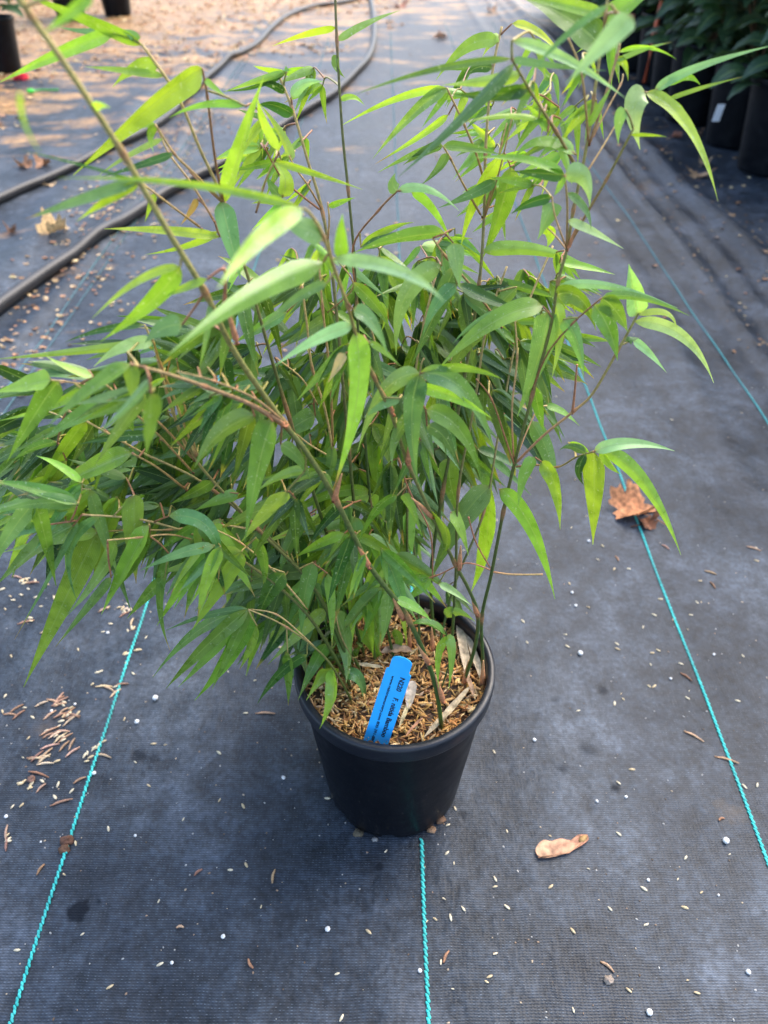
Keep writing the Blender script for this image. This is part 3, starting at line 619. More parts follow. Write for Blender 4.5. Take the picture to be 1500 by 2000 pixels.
def add_leaf(b, m_, tp_, wpx, ck, opt, fill=False):
    s = near(*b); dist = math.hypot(s[0] - b[0], s[1] - b[1])
    if not fill and 'F' not in opt:      # of the twigs at hand, the leaf belongs to the nearest one
        s = min((q for q in SAMP if math.hypot(q[0] - b[0], q[1] - b[1]) < dist + 14), key=lambda q: q[2]); dist = math.hypot(s[0] - b[0], s[1] - b[1])
    if 'X' in opt: Y = .20
    elif 'N' in opt: Y = max(.235, min(s[2], .33) - .03) if dist > 26 else s[2] - .004
    else: Y = s[2]
    if not fill and dist >= 20 and 'X' not in opt:          # grow a twig to the nearest stem
        if 'F' in opt: Y += .03
        A = s[3]; B = at(b[0], b[1], Y)
        mid_ = (A + B) * .5 + Vector((rnd.uniform(-.04, .04), rnd.uniform(-.04, .04), .03)) * (B - A).length
        TW.append([A, mid_, B]); pts = smoothpath([A, mid_, B], 5)
        for q in pts[2:]:
            x, y = topx(q); SAMP.append((x, y, q.y, q))
    P0 = at(b[0], b[1], Y); Lpx = math.hypot(tp_[0] - b[0], tp_[1] - b[1]); Lw = Lpx * depth(P0) / F
    if not fill and 'X' not in opt and dist < 20: P0 = s[3].copy()
    dy = rnd.uniform(-.35, .35) * Lw
    if 'N' in opt: dy = rnd.uniform(-.25, -.05) * Lw
    if '2' in opt: dy = -.055; Y -= .012
    m_ = (m_[0] * .7 + (b[0] + tp_[0]) * .15, m_[1] * .7 + (b[1] + tp_[1]) * .15)
    P2 = at(tp_[0], tp_[1], max(.17, Y + dy)); P1 = at(m_[0], m_[1], max(.17, Y + dy * .4 + rnd.uniform(-.06, .06) * Lw))
    roll = rnd.uniform(-42, 42)
    if ck in 'Pp': roll = abs(roll) * .7
    P1 = clear(P1, m_); P2 = clear(P2, tp_)
    vd = (CAM - P1).normalized(); tg = (P2 - P0).normalized()
    nrm = (vd - tg * vd.dot(tg)).normalized()
    side = tg.cross(nrm)
    # turn the face around the blade's axis; positive turns it to the sky
    sgn = 1 if (Matrix.Rotation(R(20), 3, tg) @ nrm).z > nrm.z else -1
    nr = Matrix.Rotation(R(roll) * sgn, 3, tg) @ nrm
    if rnd.random() < .3: nr = -nr
    ws = wpx * depth(P1) / F / max(.6, math.cos(R(roll)))
    c = LC[ck]; k = rnd.uniform(.55, .95) if fill and not HANG and b[1] > 520 else rnd.uniform(.95, 1.3); c = (c[0] * k * rnd.uniform(.85, 1.2), c[1] * k, c[2] * k)  # shade put into leaf colour: inner fill blades darkened, outer blades lightened
    LEAVES.append((Lpx * wpx * (2 if fill is False else .5), dict(pts=[P0, P1, P2], wid=ws, col=c, up=nr, fold=rnd.uniform(.05, .5), basecol=(.30, .34, .06), tipcol=(.42, .22, .09) if 'T' in opt else None, wave=rnd.uniform(0, .1), seed=rnd.random() * 9, tipat=rnd.uniform(.8, .92))))
TW = []
for it in TR.replace('\n', '|').split('|'):
    a = it.split(); v = list(map(float, a[:7])); add_leaf((v[0], v[1]), (v[2], v[3]), (v[4], v[5]), v[6], a[7], a[8])
# background filling: leafy twig ends further back in the clump
HANG = False
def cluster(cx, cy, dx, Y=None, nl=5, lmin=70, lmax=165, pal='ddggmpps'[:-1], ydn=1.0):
    s = near(cx, cy); Y = (s[2] - rnd.uniform(.005, .03) if HANG else min(.60, s[2] + rnd.uniform(.02, .11))) if Y is None else Y
    B = at(cx, cy, Y); A = s[3]
    mid_ = (A + B) * .5 + Vector((rnd.uniform(-.06, .06), rnd.uniform(-.06, .06), .05)) * (B - A).length
    TW.append([A, mid_, B]); pts = smoothpath([A, mid_, B], 4)
    for q in pts[1:]:
        x, y = topx(q); SAMP.append((x, y, q.y, q))
    a0 = math.atan2(ydn, dx)
    for i in range(nl):
        a = a0 + rnd.gauss(0, .55); L = rnd.uniform(lmin, lmax)
        tx, ty = cx + math.cos(a) * L, cy + math.sin(a) * L + rnd.uniform(0, .15) * L
        mx_, my_ = (cx + tx) / 2 + rnd.uniform(-.04, .04) * L, (cy + ty) / 2 - rnd.uniform(.0, .10) * L
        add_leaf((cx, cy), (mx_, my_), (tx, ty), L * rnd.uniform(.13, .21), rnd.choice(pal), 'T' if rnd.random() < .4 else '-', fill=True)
def fill(n, poly, dxf, **kw):
    x0 = min(p[0] for p in poly); x1 = max(p[0] for p in poly); y0 = min(p[1] for p in poly); y1 = max(p[1] for p in poly); c = 0
    while c < n:
        x = rnd.uniform(x0, x1); y = rnd.uniform(y0, y1); ins = False
        for i in range(len(poly)):
            a = poly[i]; b = poly[i - 1]
            if (a[1] > y) != (b[1] > y) and x < (b[0] - a[0]) * (y - a[1]) / (b[1] - a[1]) + a[0]: ins = not ins
        if ins: cluster(x, y, dxf(x), **kw); c += 1
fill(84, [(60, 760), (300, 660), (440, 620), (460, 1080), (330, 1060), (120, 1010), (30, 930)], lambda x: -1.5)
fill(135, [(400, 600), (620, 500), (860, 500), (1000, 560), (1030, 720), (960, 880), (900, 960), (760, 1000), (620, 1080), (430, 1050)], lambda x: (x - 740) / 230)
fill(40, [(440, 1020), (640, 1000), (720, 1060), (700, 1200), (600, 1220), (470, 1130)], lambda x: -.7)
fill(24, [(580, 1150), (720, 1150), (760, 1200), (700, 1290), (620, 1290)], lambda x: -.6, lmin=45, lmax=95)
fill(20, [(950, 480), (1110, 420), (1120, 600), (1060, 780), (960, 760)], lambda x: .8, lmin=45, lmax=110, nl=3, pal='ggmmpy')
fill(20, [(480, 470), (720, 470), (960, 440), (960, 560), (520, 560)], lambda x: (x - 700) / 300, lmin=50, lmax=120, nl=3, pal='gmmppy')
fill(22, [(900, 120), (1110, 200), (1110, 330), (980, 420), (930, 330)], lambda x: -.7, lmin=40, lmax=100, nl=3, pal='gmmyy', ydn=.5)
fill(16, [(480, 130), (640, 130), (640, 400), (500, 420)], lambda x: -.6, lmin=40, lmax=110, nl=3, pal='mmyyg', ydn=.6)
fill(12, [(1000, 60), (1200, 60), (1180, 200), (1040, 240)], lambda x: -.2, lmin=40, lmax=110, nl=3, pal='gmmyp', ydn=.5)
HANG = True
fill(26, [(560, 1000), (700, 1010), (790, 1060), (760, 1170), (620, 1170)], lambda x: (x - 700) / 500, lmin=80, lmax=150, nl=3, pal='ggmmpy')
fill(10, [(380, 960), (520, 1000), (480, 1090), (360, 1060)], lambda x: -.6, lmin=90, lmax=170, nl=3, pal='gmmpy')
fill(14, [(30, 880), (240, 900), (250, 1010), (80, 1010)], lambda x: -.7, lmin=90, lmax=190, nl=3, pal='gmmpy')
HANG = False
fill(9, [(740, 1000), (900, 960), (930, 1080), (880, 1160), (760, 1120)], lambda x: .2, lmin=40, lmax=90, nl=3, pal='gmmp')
LEAVES.sort(key=lambda a: -a[0])
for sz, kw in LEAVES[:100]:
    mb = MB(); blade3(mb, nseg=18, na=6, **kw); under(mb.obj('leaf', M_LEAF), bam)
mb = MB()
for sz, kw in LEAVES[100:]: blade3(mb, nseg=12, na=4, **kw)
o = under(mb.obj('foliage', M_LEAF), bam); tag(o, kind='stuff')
mb = MB()
for A, m_, B in TW:
    P = smoothpath([A, m_, B], 5); c = rnd.choice([lerp(TAN, OLV, .5), BRN, lerp(RED, BRN, .5), OLV]); tube(mb, P, [.00065 - .0002 * i / len(P) for i in range(len(P))], c, n=5)
o = under(mb.obj('twigs', M_STEM), bam); tag(o, kind='stuff')

# ---------------------------------------------------------------- litter on the fabric
rnd = random.Random(77)
PALE = [(.62, .50, .30), (.66, .56, .38), (.55, .42, .24), (.60, .52, .36)]; BROWN = [(.36, .20, .12), (.42, .26, .15), (.28, .14, .08)]
def zone(x, y):
    s = 'left of the left thread' if x < -.278 else 'between left and middle threads' if x < .0335 else 'between middle and right threads' if x < .333 else 'right of the right thread'
    return s + (', nearer than the pot' if y < .33 else ', level with the pot' if y < .5 else ', beyond the pot')
cnt = 0
husk_meshes = []
for i in range(10):
    mb = MB(); grain(mb, (0, 0, 0), .0056, .0021, 0, rnd.choice(PALE), hgt=.75, n=8); husk_meshes.append(mb.mesh('husk', M_HUSK))
def husk(px, py, ang=None, k=1.0):
    p = gp(px, py, .0008); o = bpy.data.objects.new('husk', rnd.choice(husk_meshes)); C.objects.link(o)
    o.location = p; o.rotation_euler = (rnd.uniform(-.5, .5), rnd.uniform(-.12, .12), rnd.random() * 6.28 if ang is None else R(ang)); s = k * rnd.uniform(.75, 1.15); o.scale = (s, s, s)
    z = zone(p.x, p.y); tag(o, 'pale grain husk ' + z, 'husk', 'grain husks ' + z)
def stick(px, py, L=None, ang=None, col=None):
    p = gp(px, py, .001); mb = MB(); L = L or rnd.uniform(.008, .017); a = 0
    pts = [Vector((L * (t - .5), .0012 * math.sin(t * 3), 0)) for t in (0, .33, .66, 1)]
    tube(mb, pts, [.0007, .0012, .0011, .0006], col or tint(rnd.choice(BROWN), .8, 1.2), n=5)
    o = mb.obj('twig_bit', M_HUSK); o.location = p; o.rotation_euler = (0, rnd.uniform(-.06, .06), rnd.random() * 6.28 if ang is None else R(ang))
    z = zone(p.x, p.y); tag(o, 'thin brown twig bit ' + z, 'twig', 'twig bits ' + z)
def bead(px, py, r=.0022):
    p = gp(px, py, r * .7); mb = MB(); n = 8
    vs = []; 
    for i in range(7):
        th_ = math.pi * i / 6
        for k in range(n):
            q = 2 * math.pi * k / n; rr = r * (1 + .22 * noise.noise(Vector((i * 1.3 + px, k * 1.1, 0))))
            vs.append((rr * math.sin(th_) * math.cos(q), rr * math.sin(th_) * math.sin(q), rr * .8 * math.cos(th_)))
    mb.add(vs, [(i * n + k, i * n + (k + 1) % n, (i + 1) * n + (k + 1) % n, (i + 1) * n + k) for i in range(6) for k in range(n)], (.78, .76, .73))
    o = mb.obj('perlite_bead', M_HUSK); o.location = p; z = zone(p.x, p.y); tag(o, 'small white perlite bead ' + z, 'perlite', 'perlite beads ' + z)
for a in ((140, 1545, 60), (24, 1575, 70), (42, 1572, 60), (14, 1632, 60), (16, 1640, 50), (148, 1648, 110), (35, 1858, 10), (40, 1530, 20), (58, 1538, 15), (313, 1884, 30), (216, 1930, 40), (475, 1575, 120), (481, 1690, 120), (212, 1620, 120), (1075, 1734, 30), (1118, 1820, -60), (1338, 1772, -20), (1262, 1806, 20), (1258, 1736, -30), (1208, 1630, -45), (1191, 1776, -60), (1119, 1975, -80), (1228, 1935, -45), (1362, 1939, -15), (1340, 1674, 50), (1234, 1504, -10), (1455, 1535, -50), (1480, 1532, 55),
          (1350, 1200, -10), (1278, 1201, -40), (1200, 1110, 60), (1228, 1110, 0), (1168, 1091, -40), (1177, 1064, -60), (1112, 1140, -80), (1149, 1186, -30), (1104, 1241, 0), (1108, 1264, -30), (1205, 1258, -50), (1206, 1268, -30), (1274, 1275, 0), (1286, 1270, -45), (1330, 1296, -25), (1278, 1340, 45), (1268, 1340, -40), (1200, 1375, 75), (1343, 1363, -40), (1442, 1367, -20), (1452, 1279, -70), (1362, 1175, -60), (1368, 1133, 0), (1478, 1095, -25), (1021, 1216, -60), (1129, 1390, 20), (1290, 1170, 0),
          (889, 1580, -65), (875, 1612, 30), (873, 1667, 35), (967, 1718, -70), (905, 1776, -50), (850, 1796, -40), (880, 1793, -80), (990, 1773, -40), (861, 1880, 80), (967, 1864, 20), (956, 1909, 20), (667, 1987, 60), (965, 1470, -70), (450, 1700, 0), (640, 1560, 0), (720, 1820, -30),
          (243, 1405, 80), (300, 1453, 0), (428, 1472, -30), (480, 1394, 10), (285, 1245, 70), (200, 1232, 10), (215, 1216, 0), (152, 1267, -50), (190, 1312, 20), (180, 1335, 60), (48, 1382, 0), (63, 1400, -30), (5, 1390, -60), (55, 1440, 60), (10, 1190, -40), (80, 1184, 10), (20, 1165, -40), (260, 1316, -40), (196, 1310, 30), (290, 1070, 80)):
    husk(a[0], a[1], a[2] + rnd.uniform(-8, 8))
def clump(cx, cy, rx, ry, n, ang, brown=.5):
    for i in range(n):
        x = cx + rnd.gauss(0, rx); y = cy + rnd.gauss(0, ry)
        if rnd.random() < brown: stick(x, y, rnd.uniform(.011, .019), ang=ang + rnd.gauss(0, 28), col=tint(rnd.choice([(.45, .28, .18), (.55, .40, .26), (.35, .2, .13)]), .7, 1.2))
        else: husk(x, y, ang + rnd.gauss(0, 35), 1.15)
clump(115, 1368, 12, 5, 8, 15); clump(125, 1398, 14, 9, 9, 25, .4); clump(110, 1440, 14, 8, 8, 40); clump(85, 1478, 14, 8, 8, 20, .4); clump(180, 1475, 12, 10, 8, 45)
clump(240, 1190, 14, 8, 9, 30); clump(45, 1138, 16, 6, 12, 0, .2); clump(250, 1215, 10, 14, 5, 100); clump(262, 1270, 12, 3, 4, 10); clump(60, 1528, 14, 8, 7, 30, .4); clump(215, 1345, 12, 6, 5, 0, .8); clump(15, 1640, 6, 10, 3, 60); clump(100, 1420, 60, 60, 22, 30, .3); clump(60, 1160, 50, 40, 14, 10, .3)
for a in ((75, 1512, .022, -15), (120, 1568, .020, 20), (81, 1700, .010, 70), (1355, 1438, .020, -38), (1420, 1484, .022, -22), (1340, 1322, .014, -50), (1388, 1118, .014, -30), (1300, 1068, .012, -50), (1205, 1090, .010, -80), (1472, 1072, .018, -25), (1392, 1142, .012, -80), (20, 1397, .014, 0), (1410, 1600, .006, 20), (352, 1813, .006, 0), (388, 1706, .008, 45), (872, 1870, .010, 60), (535, 1712, .012, 80), (490, 1882, .008, 120), (1185, 1890, .012, -40), (518, 1395, .02, -4)):
    stick(a[0], a[1], a[2], a[3] + rnd.uniform(-5, 5))
for a in ((304, 1365, .003), (268, 1411, .0025), (1133, 1278, .0028), (1124, 1184, .0018), (1462, 1898, .002), (640, 1815, .0022), (436, 1830, .0018), (336, 1881, .0014), (1418, 1642, .0030), (1268, 1978, .0025), (265, 1634, .0013), (12, 1595, .0018), (184, 1511, .002), (1043, 1448, .0018), (554, 1520, .002), (820, 1897, .0017), (1150, 1056, .002), (1117, 1158, .0018), (210, 1234, .0018), (146, 1374, .0014), (1404, 1747, .001), (100, 1387, .0015), (1266, 1719, .0014), (1395, 1277, .0016), (1222, 1558, .0015), (1310, 1325, .0015), (80, 1645, .001), (1165, 1567, .0014), (460, 1110, .0015)):
    bead(*a)
tot = len([o for o in C.objects if o.name.startswith('husk') and o.type == 'MESH'])
for i in range(max(0, 285 - tot)):      # loose scatter
    x, y = rnd.uniform(-20, 1520), 1999 - 1450 * (rnd.random() ** .8)
    if 560 < x < 990 and 1100 < y < 1660: continue
    husk(x, y, k=rnd.uniform(.5, .85))
# crumbs, sand grains and pale fluff too many to count
mb = MB()
for i in range(1100):
    x = rnd.uniform(-60, 1560); y = 2010 - 1700 * rnd.random() ** .75; p = gp(x, y, .0003)
    if math.hypot(p.x - PX, p.y - PY) < .062: continue
    s = rnd.uniform(.0006, .0017) * (1 + max(0, p.y - .7) * .35); grain(mb, p, s * rnd.uniform(1, 1.6), s, rnd.random() * 6, rnd.choice([(.42, .40, .37), (.36, .35, .33), (.45, .35, .24), (.3, .2, .13), (.12, .08, .05)]), n=4)
tag(mb.obj('crumbs', M_HUSK), 'tiny pale crumbs and sand grains sprinkled over the fabric', 'crumbs', kind='stuff')
# far litter: husks and leaf scraps gathered along the folds and at the far left
mb = MB()
def flake(x, y, s, col):
    z = gh(x, y) + s * .15; a = rnd.random() * 6.28; n = rnd.randint(5, 7); vs = [(x, y, z + s * rnd.uniform(0, .4))]
    for k in range(n):
        q = a + 2 * math.pi * k / n; r = s * rnd.uniform(.45, 1.1); vs.append((x + r * math.cos(q), y + r * .7 * math.sin(q), z + s * rnd.uniform(-.1, .45)))
    mb.add(vs, [(0, 1 + k, 1 + (k + 1) % n) for k in range(n)], col)
FL = [(.42, .26, .13), (.55, .38, .20), (.34, .17, .08), (.62, .46, .26), (.46, .24, .12)]
for i in range(900):
    x = -.66 + rnd.gauss(0, .07); y = rnd.uniform(1.0, 3.0); flake(x, y, rnd.uniform(.003, .009), tint(rnd.choice(FL), .7, 1.2))
for i in range(520):
    x = rnd.choice([.67, .70, .78, .86]) + rnd.gauss(0, .018); y = rnd.uniform(.9, 3.4); flake(x, y, rnd.uniform(.0015, .006), tint(rnd.choice(FL), .35, .8))
for i in range(5200):
    x = rnd.uniform(-2.6, .3); y = rnd.uniform(2.2, 6.5)
    if y * .42 - x * .55 + noise.noise(Vector((x * 1.6, y * 1.6, 2))) * .8 < 2.1: continue
    flake(x, y, rnd.uniform(.006, .022), tint(rnd.choice(FL), .8, 1.25))
for i in range(420):
    x = rnd.uniform(-1.1, .9); y = rnd.uniform(1.2, 5.5); flake(x, y, rnd.uniform(.003, .009), tint(rnd.choice(FL), .6, 1.1))
for i in range(260):
    x = rnd.uniform(.7, 1.6); y = rnd.uniform(1.4, 3.6); flake(x, y, rnd.uniform(.003, .013), tint(rnd.choice(FL), .6, 1.0))
tag(mb.obj('leaf_litter', M_DRY, smooth=False), 'tan straw and leaf scraps scattered over the far fabric', 'leaf litter', kind='stuff')

# maple leaves: lobed outline, curled
def maple(px, py, size, rot, col, label, curl=.5, seed=0, sq=1.0, name='dry_leaf'):
    r_ = random.Random(seed); mb = MB(); n = 50; rings = 7; p = gp(px, py, .001); vs = []; cs = []
    M = Matrix.Rotation(R(rot), 4, 'Z')
    for i in range(rings + 1):
        for k in range(n):
            a = 2 * math.pi * k / n
            lob = .56 + .30 * abs(math.cos(a * 2.5)) ** .7 + .08 * math.sin(a * 15 + seed)
            if math.cos(a) < -.85: lob *= .55
            rr = lob * size * i / rings
            x = rr * math.cos(a); y = rr * math.sin(a) * sq
            z = curl * (rr * rr / size) * (.6 + .8 * math.sin(a * 2 + seed)) + .12 * size * noise.noise(Vector((x / size * 3.2, y / size * 3.2, seed))) + .05 * size
            z += .05 * size * abs(math.sin(a * 2.5)) * i / rings
            v = M @ Vector((x, y, max(z, .0006))); vs.append(v)
            k2 = .75 + .5 * (noise.noise(Vector((x / size * 5, y / size * 5, seed + 9))) * .5 + .5); cs.append(tuple(c * k2 for c in col))
    fs = [(i * n + k, i * n + (k + 1) % n, (i + 1) * n + (k + 1) % n, (i + 1) * n + k) for i in range(rings) for k in range(n)]
    mb.add(vs, fs, cs)
    o = mb.obj('leaf_blade', M_DRY); root = thing(name, label, 'dead leaf', p); o.parent = root
    mb = MB(); a = M @ Vector((-.2 * size, 0, .06 * size)); b = M @ Vector((-1.05 * size, .15 * size, .02 * size)); tube(mb, [a, (a + b) * .5 + Vector((0, 0, .05 * size)), b], .0009, tuple(c * .6 for c in col), n=5)
    mb.obj('leaf_stalk', M_DRY, root); return root
maple(1238, 1000, .042, 150, (.52, .22, .09), 'curled orange brown dead maple leaf lying on the right teal thread', .75, 3, .8)
maple(1262, 1025, .020, 20, (.24, .10, .05), 'small dark brown curled leaf tucked under the orange maple leaf', 1.2, 8, .7)
maple(108, 462, .048, 60, (.62, .42, .20), 'yellow tan crumpled maple leaf between the two black hoses', .9, 5, .7)
maple(48, 330, .030, 10, (.35, .18, .09), 'brown crumpled leaf beyond the far hose at the left edge', .9, 6, .8)
maple(85, 326, .032, 90, (.32, .16, .08), 'reddish brown crumpled leaf next to another beyond the far hose', .9, 12, .8)
maple(100, 368, .022, 10, (.55, .38, .20), 'pale tan narrow leaf lying just below the far hose', .4, 7, .5)
maple(22, 457, .018, 10, (.24, .13, .08), 'small dark brown leaf ball at the left edge between the hoses', 1.3, 9, .8)
maple(1365, 345, .055, 10, (.45, .27, .14), 'tan maple leaf lying before the right row of dark pots', .4, 15, .5)
maple(1375, 320, .035, 60, (.52, .36, .22), 'pale tan leaf at the foot of the right pots', .5, 17, .6)
maple(1320, 265, .03, 30, (.38, .16, .10), 'small reddish leaf near the fabric fold by the right pots', .5, 19, .6)
maple(780, 15, .07, 30, (.45, .20, .12), 'reddish fallen leaf far down the fabric path', .5, 20, .6)
maple(860, 75, .05, 30, (.42, .24, .15), 'tan brown fallen leaf left of the far right hose end', .5, 24, .6)
maple(960, 25, .06, 80, (.48, .28, .15), 'brown fallen leaf on the path near the far right pots', .5, 22, .6)
# winged maple seed
p = gp(1095, 1657, .0012); sam = thing('maple_seed', 'pinkish tan winged maple seed lying right of the pot', 'maple seed', p)
O = [(1146, 1634), (1148, 1644), (1135, 1655), (1112, 1668), (1088, 1676), (1066, 1680), (1052, 1678), (1045, 1667), (1048, 1656), (1060, 1645), (1075, 1647), (1092, 1642), (1108, 1645), (1122, 1644), (1127, 1635)]
Q = smoothpath([ath(x, y, 0) for x, y in O + O[:1]], 3)[:-1]; cen = ath(1095, 1659, 0); mb = MB(); vs = []; cs = []
for i in range(5):
    f_ = i / 4
    for q in Q:
        v = cen.lerp(q, f_); x_ = (v.x - cen.x) / .02; z = .0016 + .0003 * noise.noise(Vector((v.x * 250, v.y * 250, 0))) + .0006 * f_ * noise.noise(Vector((q.x * 180, q.y * 180, 4)))
        vs.append((v.x - p.x, v.y - p.y, z)); cs.append(lerp((.54, .31, .18), (.46, .21, .12), min(1, max(0, x_ * .5 + .5))))
n = len(Q); mb.add(vs, [(i * n + k, i * n + (k + 1) % n, (i + 1) * n + (k + 1) % n, (i + 1) * n + k) for i in range(4) for k in range(n)], cs)
wing = mb.obj('seed_wing', M_DRY, sam)
mb = MB(); q = ath(1137, 1643, 0); grain(mb, (q.x - p.x, q.y - p.y, .002), .0095, .0052, R(35), (.36, .22, .08), hgt=.8, n=10); mb.obj('seed_body', M_DRY, sam)
mb = MB(); a = ath(1050, 1680, 0); b = ath(1110, 1670, 0); c_ = ath(1146, 1640, 0)
tube(mb, [Vector((v.x - p.x, v.y - p.y, .002)) for v in (a, b, c_)], .0006, (.42, .22, .12), n=5); mb.obj('seed_rib', M_DRY, sam)
def lump(px, py, r, col, label, name, cat, seed=0, flat=.6):
    p = gp(px, py, r * .3); mb = MB(); n = 12; vs = []
    for i in range(9):
        th_ = math.pi * i / 8
        for k in range(n):
            q = 2 * math.pi * k / n; d_ = Vector((math.sin(th_) * math.cos(q), math.sin(th_) * math.sin(q), math.cos(th_))); rr = r * (1 + .9 * noise.noise(d_ * 2.1 + Vector((seed, 0, 0))))
            vs.append((d_.x * rr, d_.y * rr * .8, d_.z * rr * flat))
    mb.add(vs, [(i * n + k, i * n + (k + 1) % n, (i + 1) * n + (k + 1) % n, (i + 1) * n + k) for i in range(8) for k in range(n)], col)
    o = mb.obj(name, M_BARK); o.location = p; return tag(o, label, cat)
lump(131, 1645, .0055, (.13, .06, .035), 'dark brown bark crumb lying on the left teal thread', 'bark_crumb', 'bark', 1)
lump(127, 1660, .0045, (.15, .075, .04), 'smaller brown bark crumb just below the other on the left thread', 'bark_crumb', 'bark', 4)
lump(1188, 1916, .004, (.30, .24, .19), 'grey brown soil crumb with straw at the lower right', 'soil_crumb', 'soil', 6)
lump(61, 1522, .004, (.2, .11, .08), 'reddish brown bark crumb among husks at the left edge', 'bark_crumb', 'bark', 8)
lump(700, 1628, .0045, (.10, .08, .05), 'mossy dark soil crumb pressed at the foot of the pot', 'soil_crumb', 'soil', 9, .35)
lump(732, 1640, .0028, (.22, .21, .20), 'whitish crumb at the front foot of the pot', 'soil_crumb', 'soil', 11)
lump(860, 1602, .005, (.16, .085, .045), 'brown bark piece against the right foot of the pot', 'bark_crumb', 'bark', 12, .5)
lump(843, 1622, .004, (.26, .15, .08), 'tan bark piece beside the thread at the pot foot', 'bark_crumb', 'bark', 14, .5)
lump(42, 157, .028, (.65, .02, .04), 'small bright red scrap by the far left pot', 'red_scrap', 'scrap', 2, .5)

# bright green plant tie
P = [gp(x, y, .008) for x, y in ((62, 186), (80, 182), (100, 181), (116, 180))]
mb = MB(); tube(mb, smoothpath(P, 4), .004, (.04, .30, .04), n=6); q = P[0]; grain(mb, q + Vector((0, 0, .003)), .03, .024, 0, (.05, .62, .05), n=8)
tag(mb.obj('plant_tie', M_PLAIN), 'bright green plastic tie lying on the fabric at the left', 'plant tie')

# ---------------------------------------------------------------- far pots and shrubs
mbp = MB(); lathe(mbp, pot_profile(1.0, .235, .115, .090)[:14], 40); wall_me = mbp.mesh('pot_wall', M_POT)
mbp = MB(); lathe(mbp, pot_profile(1.0, .235, .115, .090)[13:], 40); rim_me = mbp.mesh('pot_rim', M_POT)
mbp = MB(); lathe(mbp, [(0, .205), (.05, .209), (.108, .203)], 24, (.04, .025, .015)); soil_me = mbp.mesh('soil', M_BARK)
def farpot(x, y, label, group, s=1.0):
    t_ = thing('plant_pot', label, 'pot', (x, y, gh(x, y)), group); t_.scale = (s, s, s)
    for nme, me in (('pot_wall', wall_me), ('pot_rim', rim_me), ('soil', soil_me)):
        o = bpy.data.objects.new(nme, me); C.objects.link(o); o.parent = t_
def broad(mb, base, d, L, W, up, col):
    tip = base + d * L + Vector((0, 0, -L * rnd.uniform(.05, .4))); m_ = base + d * L * .5 + Vector((0, 0, L * .08))
    blade3(mb, [base, m_, tip], W, col, up=up, nseg=7, na=4, fold=.25, prof=lambda t: math.sin(math.pi * min(1, t * .93 + .07)) ** .75 * (1 - .25 * t), wave=.12, seed=rnd.random() * 9)
def shrub(x, y, h, label, group, nl=110, cols=((.030, .085, .020), (.045, .12, .03), (.06, .15, .05)), size=.075, spread=.2, stake=False):
    t_ = thing('shrub', label, 'shrub', (x, y, gh(x, y) + .2), group)
    ms = MB(); ml = MB()
    for k in range(4):
        a = rnd.random() * 6.28; tx = math.cos(a) * rnd.uniform(.02, spread * .7); ty = math.sin(a) * rnd.uniform(.02, spread * .7)
        P = [Vector((0, 0, 0)), Vector((tx * .5 + .01, ty * .5, h * .5)), Vector((tx, ty, h * rnd.uniform(.8, 1)))]
        Q = smoothpath(P, 5); tube(ms, Q, [.005 - .003 * i / len(Q) for i in range(len(Q))], (.13, .07, .035), n=6)
        for i in range(nl // 4):
            q = rnd.choice(Q[1:]); a = rnd.random() * 6.28; d = Vector((math.cos(a), math.sin(a), rnd.uniform(-.2, .5))).normalized()
            b = q + d * rnd.uniform(.01, spread * .5); tube(ms, [q, b], .0012, (.10, .10, .03), n=4, cap=False)
            c = rnd.choice(cols); c = tint(c, .7, 1.3); L = size * rnd.uniform(.6, 1.2)
            broad(ml, b, d, L, L * rnd.uniform(.45, .65), Vector((rnd.uniform(-.5, .5), rnd.uniform(-.7, .3), 1)).normalized(), c)
    ms.obj('stems', M_BARK, t_); ml.obj('foliage', M_SHRUB, t_)
ordn = ['first', 'second', 'third', 'fourth', 'fifth', 'sixth', 'seventh', 'eighth', 'ninth', 'tenth', 'eleventh', 'twelfth', 'thirteenth']
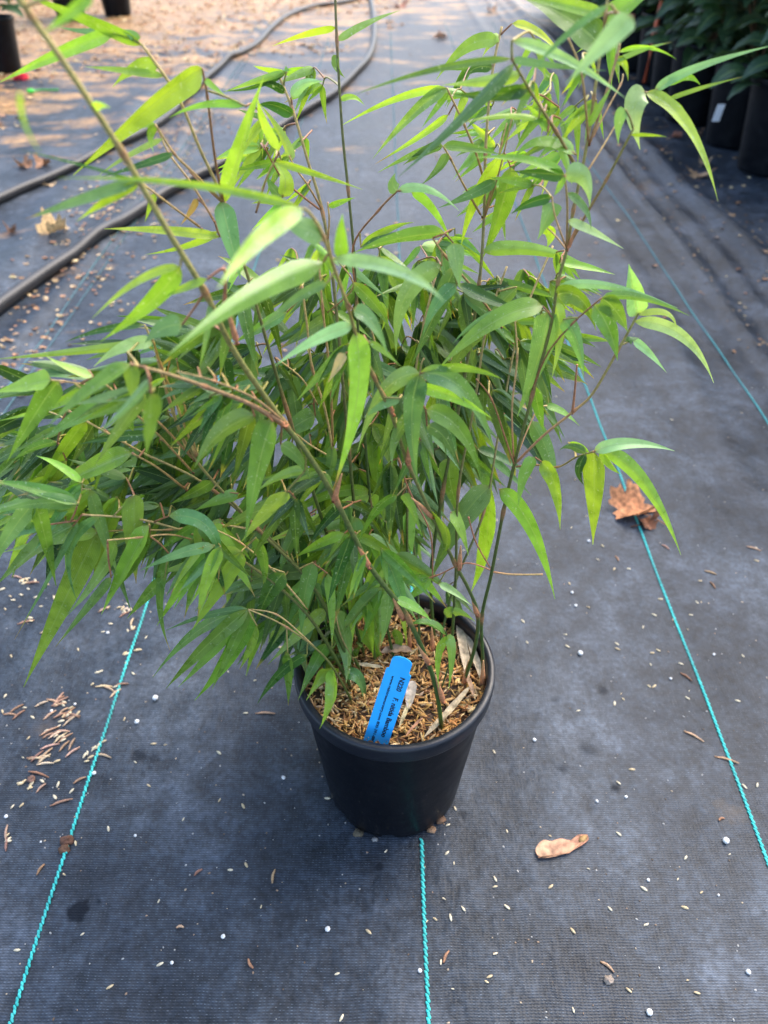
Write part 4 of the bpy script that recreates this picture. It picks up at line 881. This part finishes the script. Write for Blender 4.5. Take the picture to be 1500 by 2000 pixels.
for ci, (X, Y0, n, nm) in enumerate(((1.075, 2.30, 12, 'the inner right row'), (1.34, 1.90, 13, 'the sky-blocking second right row'), (1.64, 1.75, 13, 'the sky-blocking third right row'))):  # rear two rows raised and carried nearer out of view, added to block sky
    for i in range(n):
        x = X + rnd.uniform(-.03, .03); y = Y0 + i * .285 + rnd.uniform(-.02, .02)
        farpot(x, y, f'black nursery pot, {ordn[i]} from the front in {nm}', 'black pots standing in rows at the right')
        shrub(x, y, (rnd.uniform(.38, .5), rnd.uniform(.85, 1.05), rnd.uniform(1.6, 2.0))[ci], f'dark leafy shrub in the {ordn[i]} pot from the front in {nm}', 'dark shrubs in the right pot rows', nl=(230, 230, 300)[ci], size=(.10, .11, .16)[ci], spread=(.30, .34, .4)[ci], cols=((.016, .05, .016), (.025, .075, .02), (.035, .09, .04)))
for i, (px, py) in enumerate(((10, 150), (232, 34), (140, 40), (-60, 60), (60, -10), (175, -30))):
    q = ath(px, py); y = q.y + .1; x = q.x * y / q.y
    farpot(x, y, ('black nursery pot at the far left edge beside the red scrap', 'black nursery pot standing in straw at the far left, right of the others', 'black nursery pot in straw with bluish leaves hanging over it', 'black nursery pot just outside the left edge', 'black pot behind the left edge pot', 'hindmost black pot at the upper left')[i], 'black pots at the far left', .82)
    shrub(x, y, .24, ('bright leafy shrub in the pot at the left edge', 'green shrub in the pot right of the other far left pots', 'blue green shrub hanging over the straw at the far left', 'green shrub just outside the left edge', 'green shrub behind the left edge pot', 'hindmost green shrub at the upper left')[i], 'shrubs in the far left pots', nl=150, spread=.3, cols=((.05, .14, .04), (.06, .16, .07), (.08, .17, .09)))
# white label and orange stake among the right pots
q = ath(1403, 222, .14); mb = MB(); d_ = Vector((.0, -.3, 1)).normalized()
mb.add([q + Vector((sx * .010, 0, 0)) + d_ * sz + Vector((0, ty, 0)) for ty in (0, .0015) for sx, sz in ((-1, -.022), (1, -.022), (1, .026), (-1, .026))], [(0, 1, 2, 3), (7, 6, 5, 4), (0, 4, 5, 1), (1, 5, 6, 2), (2, 6, 7, 3), (3, 7, 4, 0)], (.72, .74, .78))
tag(mb.obj('pot_tag', M_PLAIN, smooth=False), 'small white plastic tag among the dark pots at the right', 'tag')
mb = MB(); q = ath(1277, 70, .22); tube(mb, [q + Vector((0, 0, -.14)), q, q + Vector((.004, 0, .10))], [.008, .0085, .006], (.55, .10, .035), n=8)
tag(mb.obj('plant_stake', M_PLAIN), 'orange red stake standing among the dark shrubs at the upper right', 'stake')
